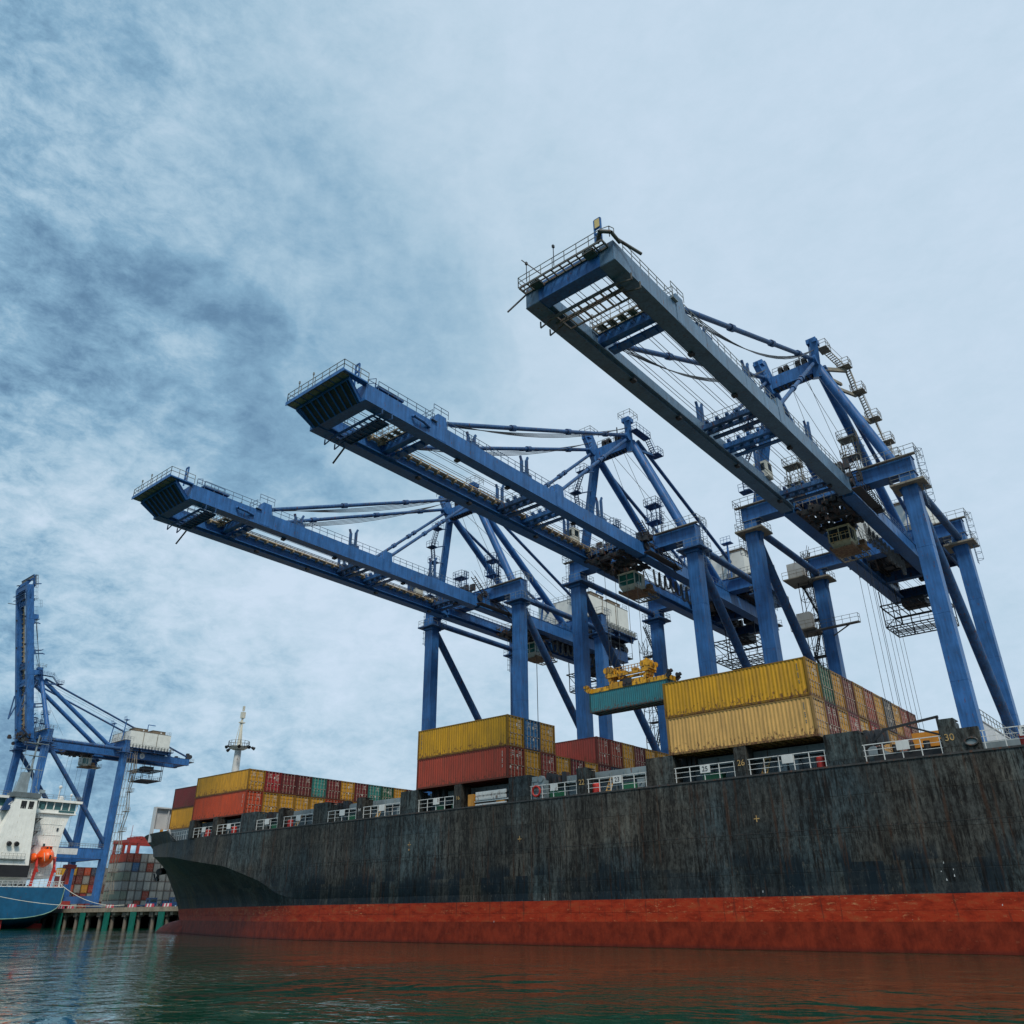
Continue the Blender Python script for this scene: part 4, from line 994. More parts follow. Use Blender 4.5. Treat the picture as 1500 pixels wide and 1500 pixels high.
        ck = P(m, 'mast_head', BLUE)
        m = MB(); m.rail([(sx * 2.6, AY - 1.8, AZ + 2.8), (sx * 4.7, AY - 1.8, AZ + 2.8), (sx * 4.7, AY + .4, AZ + 2.8), (sx * 2.6, AY + .4, AZ + 2.8), (sx * 2.6, AY - 1.8, AZ + 2.8)], 1.1, .9, .05) if style != 3 else m.rail([(sx * 3.2, AY + .2, AZ + 2.4), (sx * 3.2, AY + 1.4, AZ + .9)], 1.0, .9, .05)
        m.build('head_railing', RAIL, ck)
    m = MB(); m.box(-2.75, 2.75, AY - .3, AY + 1.0, AZ - 1.5, AZ + .35); m.box(-2.75, 2.75, AY - .35, AY + 1.05, AZ - 1.56, AZ - 1.5); mbm = P(m, 'mast_beam', BLUE)
    m = MB(); m.rail([(-2.4, AY - .3, AZ + .35), (2.6, AY - .3, AZ + .35)], 1.1, 1.1, .05)
    for x in (-1.7, -.9, .7, 1.6): m.box(x, x + .5, AY - .2, AY + .8, AZ + .35, AZ + 1.3); m.tube((x, AY + .3, AZ + 1.1), (x + .5, AY + .3, AZ + 1.1), .55, n=12)
    for k in range(9): m.box(-2.5 + k * .6, -2.3 + k * .6, AY - .2, AY + .6, AZ - 1.85, AZ - 1.57)
    m.bar((1.5, AY - .6, AZ + .3), (1.5, AY - .6, AZ + 2.4), .14); m.build('mast_sheaves', DARK, mbm)
    # mast head platforms with railings and the way down
    m = MB(); plats = []
    def platf(x0, x1, y0, y1, z_, caged=False):
        m.box(x0, x1, y0, y1, z_ - .08, z_); m.rail([(x0, y0, z_), (x1, y0, z_), (x1, y1, z_), (x0, y1, z_), (x0, y0, z_)], 1.1, .9, .05)
    if style == 3:
        platf(3.9, 5.1, AY - .2, AY + 1.6, AZ + 1.9); platf(4.7, 6.3, AY + 4.2, AY + 5.6, AZ + .9); m.stair((4.6, AY + 1.5, AZ + 1.9), (5.3, AY + 4.3, AZ + .9), .8)
        m.bar((3.6, AY + 1.0, AZ - .6), (5.5, AY + 5.2, AZ + .55), .35, .5)
    else:
        platf(4.0, 5.2, AY - 1, AY + 3.0, AZ + .6); platf(3.8, 5.4, AY + 4.6, AY + 6.2, AZ - 1.2); m.stair((4.6, AY + 3.0, AZ + .6), (4.6, AY + 4.7, AZ - 1.2), .7)
    m.bar((3.6, AY + 1.0, AZ - 1.6), (4.6, AY + 5.0, AZ - 1.4), .3, .4); m.box(3.4, 3.9, AY + .6, AY + 1.6, AZ - 1.6, AZ - .6)
    zs = AZ - 1.2; y = AY + 5.4
    pts = [(6.1, AY + 6.8, 64.6), (6.7, AY + 8.8, 61.0), (7.4, AY + 9.8, 57.6), (8.0, AY + 8.6, 54.4)] if style == 3 else []
    px_, py_, pz_ = (5.6, AY + 5.2, AZ + .9)
    for (x, y_, z_) in pts:
        platf(x - .8, x + .8, y_ - .8, y_ + .8, z_); m.stair((px_, py_ + .3, pz_), (x - .2, y_ - .7, z_), .65); m.bar((x - .5, y_, z_ - .3), (3.25 + (66.5 - z_) * .36, AY + .4 + (66.5 - z_) * .2, z_ - .9), .28, .42); px_, py_, pz_ = x, y_, z_
    P(m, 'mast_access_platform', PLAT if style == 3 else BLUE_D)
    # stair flights on the left mast leg (cranes with the blue trim)
    if True:
        m = MB(); a = Vector((-3.25, AY, AZ - 2)); b_ = Vector((-8.7, YF, 51.4)); prev = None
        for k in range(5):
            c = a.lerp(b_, .08 + k * .2) + Vector((-1.5, -1.0, 0)); x0 = c.x - .9 * (k % 2)
            m.box(x0 - .8, x0 + .8, c.y - .7, c.y + .7, c.z - .08, c.z); m.rail([(x0 - .8, c.y - .7, c.z), (x0 + .8, c.y - .7, c.z), (x0 + .8, c.y + .7, c.z)], 1.05, .8, .045)
            m.bar((x0, c.y, c.z - .2), (c.x + 1.6, c.y + .8, c.z - .2), .14)
            if prev: m.stair(prev, (x0, c.y, c.z), .6, t=.08)
            prev = (x0, c.y, c.z)
        P(m, 'mast_stair', BLUE_D)
    # stair towers standing on the crossbeam
    for xt, zt in ((-3.3, 55.4), (4.2, 56.6)):
        m = MB(); s_ = .75
        for dx in (-s_, s_):
            for dy in (-.6, .6): m.bar((xt + dx, YF + dy, 51.3), (xt + dx, YF + dy, zt), .10)
        for zz in (zt - 2.9, zt - .2): m.box(xt - 1.05, xt + 1.05, YF - .9, YF + .9, zz - .1, zz); m.rail([(xt - 1.05, YF - .9, zz), (xt + 1.05, YF - .9, zz), (xt + 1.05, YF + .9, zz), (xt - 1.05, YF + .9, zz), (xt - 1.05, YF - .9, zz)], 1.1, .7, .05)
        for dx in (-s_, s_): m.bar((xt + dx, YF - .6, 51.4), (xt - dx, YF - .6, zt - 3), .06); m.bar((xt + dx, YF - .6, zt - 2.8), (xt - dx, YF - .6, zt - .3), .06)
        for k in range(5): zz = 51.6 + k * 1.1; m.path([(xt + 1.1, YF - .3, zz), (xt + 1.6, YF - .35, zz), (xt + 1.8, YF, zz), (xt + 1.6, YF + .35, zz), (xt + 1.1, YF + .3, zz)], .05)
        for dy in (-.3, .3): m.bar((xt + 1.15, YF + dy, 51.4), (xt + 1.15, YF + dy, zt + .8), .06)
        for k in range(15): m.bar((xt + 1.15, YF - .3, 51.5 + k * .35), (xt + 1.15, YF + .3, 51.5 + k * .35), .04)
        P(m, 'latch_tower', PLAT if style == 3 else BLUE_D)
    # ---- stays
    if not raised:
        for sx in (-1, 1):
            a = Vector((sx * 3.25, AY - .6, AZ + .25)); b_ = Vector((sx * 3.75, -6.6, GT + 1.0)); m = MB()
            m.tube(a, b_, .27, n=12, caps=False)
            for f in (.16, .40, .70): c = a.lerp(b_, f); d = (b_ - a).normalized(); m.tube(c - d * .45, c + d * .45, .40, n=12)
            m.bar(b_, b_ + Vector((0, -.9, -.6)), .2, .7); P(m, 'fore_stay', BLUE_D if style != 3 else BLUE_D)
            a = Vector((sx * 3.25, AY - .5, AZ - .2)); b_ = Vector((sx * 3.75, 14.1, GT + .9)); m = MB()
            m.tube(a, b_, .24, n=12, caps=False)
            for f in (.40, .46, .62): c = a.lerp(b_, f); d = (b_ - a).normalized(); m.tube(c - d * .35, c + d * .35, .36, n=12)
            P(m, 'inner_stay', BLUE_D)
            m = MB()
            for k in range(4):
                a = Vector((sx * 3.3 + (k - 1.5) * .28, AY - 1.1, AZ + 1.3 - .0)); b_ = Vector((sx * 3.6 + (k - 1.5) * .22, -5.2, GT + 1.5)); sag = (2.3 if style == 3 else .9) + .28 * k; pp = []
                for i in range(13): f = i / 12; c = a.lerp(b_, f); c.z -= sag * 4 * f * (1 - f); pp.append(c)
                m.path(pp, .05, True, 5)
            P(m, 'boom_hoist_ropes', WIRE)
    else:
        m = MB()
        for sx in (-1, 1):
            for tgt in ((34.5 - 10.6, 96 - 13), (27.5, 76), (26.0, 84)):
                m.bar((sx * 3.3, AY - .6, AZ + 1.6), (sx * 3.6, 27.6 - (tgt[1] - 67) * .155 + 3.0, tgt[1]), .09)
        P(m, 'boom_hoist_ropes', WIRE)
        for sx in (-1, 1):
            m = MB(); mid = Vector((sx * 3.5, 29.8, 55.0)); m.tube((sx * 3.3, AY - .5, AZ - .2), mid, .2); m.tube(mid, (sx * 3.7, 30.0, 62), .2); P(m, 'inner_stay', BLUE_D)
    # back ropes from mast to machinery house
    m = MB()
    for x in (-1.2, .9): m.bar((x, AY + 1, AZ), (x, 66, 56.5), .05)
    m.bar((1.6, AY + .6, AZ - 1.4), (2.4, YF + 7, 51.5), .045); m.bar((-.6, AY + .6, AZ - 1.4), (-.3, YF + 5, 51.5), .045)
    P(m, 'machinery_ropes', WIRE)
    m = MB()
    for sx in (-1, 1):
        x = sx * 4.4
        m.bar((x, 61.0, 51.6), (x * .93, 61.6, 59.0), .22); m.bar((x - .9, 61.6, 51.6), (x * .93, 61.6, 59.0), .14); m.bar((x - .5, 61.4, 54.5), (x + .1, 61.4, 54.5), .1); m.box(x - 1.2, x + .6, 61.0, 62.2, 58.6, 58.7)
        m.rail([(x - 1.2, 61.0, 58.7), (x + .6, 61.0, 58.7)], 1.0, .6, .05)
    P(m, 'stay_support', BLUE)
    # ---- ropes running under the boom
    if not raised:
        m = MB()
        for x in (-2.1, -1.75, -.9, -.55, .55, .9, 1.75, 2.1): m.bar((x, tip + 1.0, 48.35), (x, 76.5, 48.35), .042)
        P(m, 'trolley_ropes', WIRE)
    # ---- trolley and cab
    m = MB()
    for y in (ty - 3.2, ty, ty + 3.2): m.box(-2.7, 2.7, y - .3, y + .3, 46.7, 47.35)
    for x in (-2.6, -1.1, 1.1, 2.6): m.box(x - .18, x + .18, ty - 4.2, ty + 4.2, 46.85, 47.15)
    for x in (-2.75, 2.75):
        for y in (ty - 3.6, ty + 3.6): m.tube((x - .12, y, 47.85), (x + .12, y, 47.85), .36, n=12)
    for k in range(26):
        x = -2.5 + rr.random() * 4.6; y = ty - 4 + rr.random() * 7.4; zz = 47.2 + rr.random() * .5; m.box(x, x + .3 + rr.random() * .8, y, y + .3 + rr.random() * .8, zz, zz + .2 + rr.random() * .7)
    for k in range(18):
        x = -2.5 + rr.random() * 4.6; y = ty - 4 + rr.random() * 7.4; m.box(x, x + .2 + rr.random() * .6, y, y + .2 + rr.random() * .6, 46.3, 46.9)
    for (x, y) in ((-1.6, -1.9), (1.6, -1.9), (-1.6, 1.9), (1.6, 1.9)): m.tube((x - .15, ty + y, 46.9), (x + .15, ty + y, 46.9), .45, n=12)
    tr = P(m, 'trolley', DARK)
    m = MB(); m.rail([(-2.7, ty - 4.2, 47.4), (2.7, ty - 4.2, 47.4)], 1.0, .9, .05); m.rail([(-2.7, ty - 4.2, 47.4), (-2.7, ty + 4.2, 47.4)], 1.0, .9, .05)
    m.rail([(-1.6, ty + 4.4, 43.7), (-1.6, ty + 7.6, 43.7), (1.8, ty + 7.6, 43.7)], 1.0, .9, .05); m.grate(-1.6, 1.8, ty + 4.3, ty + 7.6, 43.6, n=4)
    for x in (-1.5, 1.7): m.bar((x, ty + 7.2, 43.6), (x, ty + 4, 47), .09)
    m.build('trolley_railing', PLAT, tr)
    cw = CREAM if style == 3 else CREAMW
    x0, x1, y0, y1, z0, z1 = -1.25, 1.45, ty + 1.6, ty + 4.4, 43.6, 46.1
    m = MB(); t_ = .13
    m.box(x0, x1, y0, y1, z1 - .14, z1); m.add([(x0 + .25, y0 + .5, z0), (x1 - .25, y0 + .5, z0), (x1 - .2, y1, z0), (x0 + .2, y1, z0), (x0, y0, z0 + .7), (x1, y0, z0 + .7), (x1, y1, z0 + .7), (x0, y1, z0 + .7)], [(0,3,2,1),(0,1,5,4),(1,2,6,5),(2,3,7,6),(3,0,4,7)])
    for x in (x0, (x0 + x1) / 2 - t_ / 2, x1 - t_):
        m.box(x, x + t_, y0, y0 + t_, z0 + .7, z1 - .14)
    for x in (x0, x1 - t_): m.box(x, x + t_, y0 + 1.2, y0 + 1.2 + t_, z0 + .7, z1 - .14)
    m.box(x0, x1, y0 + 1.9, y1 - .001, z0 + .701, z1 - .141); m.box(x0 + t_, x1 - t_, y0, y0 + .06, z0 + 1.35, z0 + 1.43); m.box(x0 - .1, x1 + .1, y0 - .15, y1 + .1, z1, z1 + .08)
    cab = P(m, 'operator_cab', cw, tr)
    m = MB(); m.box(x0 + .04, x1 - .04, y0 + .03, y0 + 1.89, z0 + .71, z1 - .15); m.build('cab_window', GLASS if style != 3 else GLASSD, cab)
    m = MB(); m.box(x0 + .1, x1 + .1, y0 - .1, y1 + .6, z0 - .35, z0 - .25); m.box(x0 - .1, x0 + .1, y0 - .1, y1 + .4, z0 - .3, z0 + .1); m.box(x1 - .1, x1 + .1, y0 - .1, y1 + .4, z0 - .3, z0 + .1)
    for x in (x0, x1): m.bar((x, y1 - .2, z1), (x, y1 - .2, 46.9), .14); m.bar((x, y0 + .3, z1), (x, y0 + .3, 46.9), .12)
    m.box(x1 + .05, x1 + 1.0, y1 - 1.0, y1 + 1.4, z0 + .1, z0 + .2); m.box(x1 + .1, x1 + .8, y1, y1 + .9, z0 + .2, z0 + 1.2)
    m.build('cab_frame', paint('cab_rust', (.20, .13, .07), .7, .3, rust=.5) if 'cab_rust' not in bpy.data.materials else bpy.data.materials['cab_rust'], cab)
    if style == 3:
        m = MB(); yg = y0 - .09
        for k in range(6): x = x0 + (x1 - x0) * k / 5; m.bar((x, yg, z0 + .6), (x, yg, z0 + 1.7), .05)
        for zz in (z0 + .6, z0 + 1.7): m.bar((x0, yg, zz), (x1, yg, zz), .05)
        m.build('window_guard', YELM, cab)
    # ---- festoon cable loops on the right girder
    if not raised:
        m = MB(); ya = ty + 5.5; n = 10; yb = min(76.0, ya + 16)
        for i in range(n):
            a = ya + (yb - ya) * i / n; b_ = ya + (yb - ya) * (i + 1) / n; dp = 1.9 + rr.random() * .7
            for dx in (0, .09, .18, .27):
                pp = [(2.25 + dx, lerp(a, b_, k / 6), 47.3 - dp * (1 - (2 * k / 6 - 1) ** 4)) for k in range(7)]
                m.path(pp, .055)
        P(m, 'festoon_cables', paint('festoon_grey', (.09, .085, .08), .6, .4) if 'festoon_grey' not in bpy.data.materials else bpy.data.materials['festoon_grey'])
    # ---- lift shaft / stairs on the landside leg
    sx = 1 if raised else -1
    zt_ = 47.5 if raised else 52 if style == 3 else 44 if style == 2 else 30
    m = MB(); xs = 10 * sx + sx * 1.9; ys = YR + (1.6 if raised else -1.2)
    for dx in (-.8, .8):
        for dy in (-.8, .8): m.bar((xs + dx, ys + dy, 6), (xs + dx, ys + dy, zt_), .09)
    for k in range(18):
        zz = 7 + k * 2.5
        if zz > zt_ - 2: break
        for dy in (-.8, .8): m.bar((xs - .8, ys + dy, zz), (xs + .8, ys + dy, zz), .06); m.bar((xs - .8, ys + dy, zz), (xs + .8, ys + dy, zz + 2.4), .05)
        for dx in (-.8, .8): m.bar((xs + dx, ys - .8, zz), (xs + dx, ys + .8, zz), .06)
    for k in range(8 if not raised else 7):
        zz = 8 + k * 5.6
        if zz > zt_ - 1: break
        m.box(xs - 1.2, xs + 1.2, ys + .8, ys + 2.2, zz, zz + .1); m.rail([(xs - 1.2, ys + 2.2, zz + .1), (xs + 1.2, ys + 2.2, zz + .1), (xs + 1.2, ys + .8, zz + .1)], 1.0, .8, .05)
        m.stair((xs, ys + 2.0, zz + .1), (xs, ys + .9 + (1.2 if k % 2 else 1.0), zz + 5.6), .7, t=.07) if False else m.stair((xs - .9 if k % 2 else xs + .9, ys + 1.6, zz + .1), (xs + .9 if k % 2 else xs - .9, ys + 1.6, zz + 5.6), .7, t=.08)
    P(m, 'stair_shaft', DARK if not raised else PLAT)
    if style == 3:
        for (zz, w_) in ((47.6, 1.5), (39.6, 1.3)):
            m = MB(); m.box(xs - w_, xs + .7, ys - 2.6, ys - .95, zz, zz + 2.3); m.build('lift_box', GREYLB, C)
            m = MB(); m.box(xs - 2.2, xs + 1.2, ys - 3.2, ys + 1.4, zz - .35, zz - .2); m.rail([(xs - 2.2, ys - 3.2, zz - .2), (xs + 1.2, ys - 3.2, zz - .2)], 1.1, 1.0, .05); m.build('lift_landing', PLAT, C)
        m = MB(); m.box(-12.5, -4.6, YR - 3.4, YR - 2.6, 39.0, 39.15); m.rail([(-12.5, YR - 3.4, 39.15), (-4.6, YR - 3.4, 39.15), (-4.6, YR - 2.6, 39.15)], 1.15, 1.1, .045); m.bar((-9.2, YR - 1, 38.4), (-6, YR - 3.0, 39.0), .14)
        if style == 3: P(m, 'boarding_walkway', PLATD)
    return C
c1 = crane(-88.95, 'left of the three blue cranes with lowered booms, its boom tip lowest in the sky', 1, 50.0, seed=3)
c2 = crane(-57.15, 'middle of the three blue cranes with lowered booms, holding the yellow spreader', 2, 33.0, seed=4)
c3 = crane(-28.25, 'nearest blue crane, right of the three, its lowered boom reaching highest in the photo', 3, 37.6, near_white=True, seed=5)
c4 = crane(-267.0, 'distant blue crane at far left with its boom raised upright', 4, 50.0, raised=True, seed=6)
# round number plate on the far crane
m = MB(); m.tube((4.36, 68.6, 48.2), (4.40, 68.6, 48.2), .85, n=24); npl = m.build('number_plate', WHITE, c4)
text('6', 1.25, BLUE, npl, (4.42, 68.6, 48.2), rot=(R(90), 0, R(90)))
# hoist ropes
def ropes(parent, cx, pts, z0, name='hoist_ropes', z1=46.8, r=.045):
    m = MB()
    for (x, y) in pts: m.bar((x, y, z0), (x, y, z1), r)
    return m.build(name, WIRE, parent)
ropes(c1, 0, [(-1.6, 48.5), (-1.4, 51.8), (1.4, 48.5), (1.6, 51.8), (-1.0, 55.0)], 8)
ropes(c2, 0, [(-1.9, 32), (-1.7, 34.4), (1.7, 32), (1.9, 34.4)], 32.6)
ropes(c3, 0, [(-1.6, 50.4), (-.9, 51.0), (-.2, 50.6), (1.7, 44.0), (-2.0, 61.0), (-1.7, 61.8), (-1.2, 62.2), (-.9, 63)], 8)
ropes(c4, 0, [(-1.5, 48.5), (-1.5, 52), (1.5, 48.5), (1.5, 52)], 8)

# ------------------------------------------------------------------ spreader and the box it carries
SX, SY, SZ = -62.8, 32.0, 26.45
container((SX, SY, SZ), 'turquoise', 'turquoise container hanging in the air from the yellow spreader', H=2.591, mk=False)
sp = thing('container_spreader', 'yellow spreader frame clamped on the hanging turquoise container', 'spreader', (SX + 6.1, SY + 1.22, SZ + 2.62))
m = MB()
m.box(-5.9, -2.6, -.75, .75, .12, .72); m.box(2.6, 5.9, -.75, .75, .12, .72); m.box(-6.15, -5.9, -1.2, 1.2, .05, .75); m.box(5.9, 6.15, -1.2, 1.2, .05, .75)
m.box(-2.9, 2.9, -.95, -.35, .1, .95); m.box(-2.9, 2.9, .35, .95, .1, .95)
for x in (-2.9, 2.5): m.box(x, x + .4, -1.0, 1.0, .1, 1.3)
bevel(m.build('telescopic_beam', YEL, sp), .03)
m = MB(); m.box(-3.4, 3.4, -.95, -.6, 1.72, 2.02); m.box(-3.4, 3.4, .6, .95, 1.72, 2.02)
for x in (-3.2, 2.6): m.box(x, x + .6, -.6, .6, 1.7, 2.05); m.box(x + .05, x + .5, -.8, .8, 1.301, 1.649); 
m.add([(-3.5, -.95, 2.0), (-2.3, -.95, 2.0), (-2.5, -.95, 3.1), (-3.1, -.95, 3.3), (-3.5, .95, 2.0), (-2.3, .95, 2.0), (-2.5, .95, 3.1), (-3.1, .95, 3.3)], [(0,1,2,3),(7,6,5,4),(0,4,5,1),(1,5,6,2),(2,6,7,3),(3,7,4,0)])
m.add([(2.3, -.95, 2.0), (3.5, -.95, 2.0), (3.1, -.95, 3.4), (2.5, -.95, 3.1), (2.3, .95, 2.0), (3.5, .95, 2.0), (3.1, .95, 3.4), (2.5, .95, 3.1)], [(0,1,2,3),(7,6,5,4),(0,4,5,1),(1,5,6,2),(2,6,7,3),(3,7,4,0)])
for x in (-3.3, -2.5, 2.5, 3.3): m.tube((x, -1.02, 2.75), (x, -.97, 2.75), .42, n=18); m.tube((x, .97, 2.75), (x, 1.02, 2.75), .42, n=18); m.tube((x, -.3, 2.6), (x, .3, 2.6), .4, n=18)
m.box(.5, 1.2, -.4, .4, 2.1, 2.6); m.box(-1.2, -.6, -.4, .4, 2.1, 2.5)
m.rail([(-2.2, -.85, 2.1), (2.2, -.85, 2.1)], .8, .5, .07)
fixn(m.build('headblock', YEL, sp))
m = MB(); m.box(-.7, .7, -1.02, -.97, .15, 1.2); m.tube((-.35, -1.1, .7), (-.35, -1.03, .7), .32, n=14); m.tube((.35, -1.1, .7), (.35, -1.03, .7), .32, n=14); m.box(-2.0, 2.0, -.3, .3, .2, 1.2); m.box(-4.2, -3.0, -.3, .3, .73, .95)
m.build('drive_unit', DARK, sp)
for x in (-6.1, 6.1):
    for y in (-1.15, 1.15):
        m = MB(); s_ = 1 if x > 0 else -1; m.bar((x, y, .3), (x + s_ * .55, y * 1.05, .75), .22, .5); m.bar((x + s_ * .1, y * .95, .75), (x + s_ * .8, y, 1.05), .35); m.tube((x + s_ * .3, y - .25, 1.0), (x + s_ * .3, y + .25, 1.0), .22, n=10)
        m.build('flipper_arm', DARK if x > 0 else YEL, sp)
m = MB()
for (x, y) in ((-3.0, -.3), (-2.8, .5), (2.8, -.3), (3.0, .5)): m.bar((x, y, 3.2), (x * .62, y, 6.2), .05)
m.build('reeving', WIRE, sp)

# ------------------------------------------------------------------ the blue ship with white superstructure, stern towards us
s2 = thing('cargo_ship', 'blue hulled ship with white superstructure seen from its stern at far left', 'ship', (0, 0, 0))
C2 = 20.5
m = MB(); prof = []
def tr_prof(hb, zb):      # transom outline (y, z)
    out = []
    for i in range(17):
        a = math.pi * i / 16; yy = -math.cos(a) * hb; zz = zb + (8.4 - zb) * (1 - math.sin(a) ** .42) if 0 < i < 16 else 8.4
        out.append((C2 + yy, zz))
    return out
st = [(-214.0, 12.0, 2.0), (-216.5, 12.4, .9), (-222, 12.6, -1.0), (-300, 12.6, -2), (-372, 12.0, -2), (-398, 1.0, 0)]
vs = []; 
for (x, hb, zb) in st: vs += [(x + (0 if i in (0, 16) else -.0), y, z_) for i, (y, z_) in enumerate(tr_prof(hb, zb))]
n = 17; fs = [tuple(range(n)), tuple(reversed(range(5 * n, 6 * n)))]
for i in range(5):
    for j in range(n - 1): fs.append((i*n+j, i*n+j+1, (i+1)*n+j+1, (i+1)*n+j))
    fs.append((i*n+n-1, i*n, (i+1)*n, (i+1)*n+n-1))
m.add(vs, fs); fixn(m.build('hull', BLUEW, s2))
m = MB(); m.box(-221, -214.6, C2 - .35, C2 + .35, -1, 2.2); m.box(-360, -223, C2 - 12.4, C2 + 12.4, -1.5, .9); m.build('rudder', REDP, s2)
m = MB(); pr = tr_prof(12.05, 1.95); m.path([(-213.96, y, z_) for y, z_ in pr], .10, True); m.build('transom_rim', paint('rim_grey_green', (.18, .30, .22), .6), s2)
m = MB(); m.box(-240, -214.3, C2 - 11.9, C2 + 11.9, 8.4, 8.55)
m.box(-217.4, -217.2, 9, 25, 8.55, 10.4); m.box(-217.5, -214.4, 8.7, 8.9, 8.55, 9.7)
m.build('aft_deckhouse', WHITEC, s2)
m = MB()
for y in (11, 14.5, 18, 21.5, 23.4): m.tube((-215.6, y, 8.55), (-215.6, y, 9.1), .22, n=8); m.tube((-215.6, y + .7, 8.55), (-215.6, y + .7, 9.1), .22, n=8); m.box(-215.8, -215.4, y + 1.3, y + 2.3, 8.56, 8.9)
m.build('mooring_bollards', DARK, s2)
m = MB(); m.rail([(-214.2, 8.8, 8.55), (-214.2, 32.2, 8.55)], 1.1, 1.1, .08); m.rail([(-214.2, 32.2, 8.55), (-222, 32.6, 8.55)], 1.1, 1.1, .08); m.rail([(-216.8, 25.5, 11.2), (-216.8, 32.2, 11.2), (-222, 32.2, 11.2)], 1.1, 1.0, .07); m.box(-216.9, -216.5, 25.4, 32.3, 10.9, 11.2); m.box(-216.75, -216.5, 32.0, 32.25, 8.5, 11.0); m.build('stern_railing', WHITE, s2)
# accommodation block
m = MB(); m.box(-232, -218, 10.2, 24.4, 10.4, 24.6); m.prism([(24.4, 10.4), (30.4, 10.4), (31.2, 21.2), (32.0, 24.6), (24.4, 24.6)], 0, -232, -218.4)
for i in range(12):
    y = 24.7 + i * .55
    m.box(-218.4, -218.34, y, y + .05, 11, 23.6 if y < 31 else 20)
for zz in (12.6, 15.0, 17.4, 19.8, 22.2): m.box(-218.4, -218.33, 24.4, 30.6, zz, zz + .06)
acc = fixn(m.build('accommodation_block', WHITEC, s2))
m = MB()
for (y, zz) in ((29.5, 20.8), (27.2, 17.2), (25.6, 14.0), (12.2, 18), (12.2, 21.0), (14.5, 15)): m.box(-218.32, -218.25, y, y + .45, zz, zz + .7)
m.build('porthole_window', GLASSD, acc)
m = MB(); m.box(-233, -217.6, 6.8, 34.0, 27.25, 27.8); m.box(-233, -217.9, 7.2, 33.2, 24.61, 24.85); m.box(-232.5, -218.1, 7.4, 33.0, 24.85, 25.5)
for i in range(15):
    y = 7.5 + i * 1.82; m.box(-218.25, -218.05, y, y + .22, 25.5, 27.25)
br = m.build('bridge_deck', WHITEC, s2)
m = MB(); m.box(-232.3, -218.3, 7.6, 32.8, 25.51, 27.24); m.build('bridge_window', GLASSG, br)
m = MB(); m.box(-218.04, -218.0, 28.9, 32.6, 25.0, 25.45); m.box(-218.04, -218.0, 24.6, 25.4, 25.4, 26.6); m.build('lower_window', GLASSG, br)
m = MB(); m.rail([(-217.7, 7.0, 27.8), (-217.7, 33.8, 27.8), (-225, 33.8, 27.8)], 1.0, 1.4, .06); m.build('bridge_railing', RAIL, br)
# funnel casing
m = MB(); m.add([(-217.9, 14.6, 10.4), (-214.9, 14.6, 10.4), (-214.9, 24.0, 10.4), (-217.9, 24.0, 10.4), (-217.9, 17.8, 27.4), (-215.6, 17.8, 27.4), (-215.6, 22.6, 27.4), (-217.9, 22.6, 27.4)], [(0,3,2,1),(4,5,6,7),(0,1,5,4),(1,2,6,5),(2,3,7,6),(3,0,4,7)])
for i in range(9): y0 = 15.2 + i * 1.0; y1 = 18.0 + i * .54; m.bar((-214.88, y0, 10.6), (-215.57, y1, 26.2), .07, .05)
fcs = m.build('funnel_casing', WHITEC, s2)
m = MB()
m.box(-215.72, -215.50, 19.2, 20.4, 24.2, 26.7); m.box(-215.72, -215.50, 20.9, 22.0, 24.2, 26.7); m.build('louvre_opening', BLACK, fcs)
m = MB(); m.box(-219.5, -215.3, 17.0, 23.0, 27.42, 28.5); m.build('funnel_top', GREYS, fcs)
m = MB(); m.prism([(15.7, 24.4), (17.8, 24.6), (18.4, 27.38), (16.7, 27.2)], 0, -217.7, -216.3); fp = m.build('funnel_side_plate', NAVY, fcs)
text('4', 2.0, WHITE, fp, (-216.28, 17.2, 25.8), rot=(R(90), 0, R(90)))
m = MB(); m.box(-218.6, -217.95, 6, 24.2, 9.9, 12.6); m.box(-214.85, -214.7, 6, 24.0, 10.42, 12.9); m.build('dark_band', BLACK, s2)
m = MB()
for y in (18.4, 20.0): m.tube((-214.9, y, 17.4), (-214.3, y, 17.2), .5, n=14)
m.build('vent_hood', DARK, fcs)
m = MB(); m.rail([(-214.6, 17.3, 14.2), (-214.6, 22.4, 14.2)], 1.1, .9, .05); m.box(-215.4, -214.5, 17.2, 22.6, 14.0, 14.2)
for zz in (14.1, 17.3, 20.4, 23.2):
    m.box(-218.0, -216.2, 22.7, 25.0, zz, zz + .12); m.rail([(-216.2, 22.7, zz), (-216.2, 25.0, zz)], 1.0, .7, .06); m.stair((-216.8, 22.9, zz + .1 - 3), (-216.8, 24.7, zz), .6, t=.08)
m.box(-218.2, -217.9, 22.8, 24.4, 10.5, 24.4); m.build('outside_stairs', RAIL, fcs)
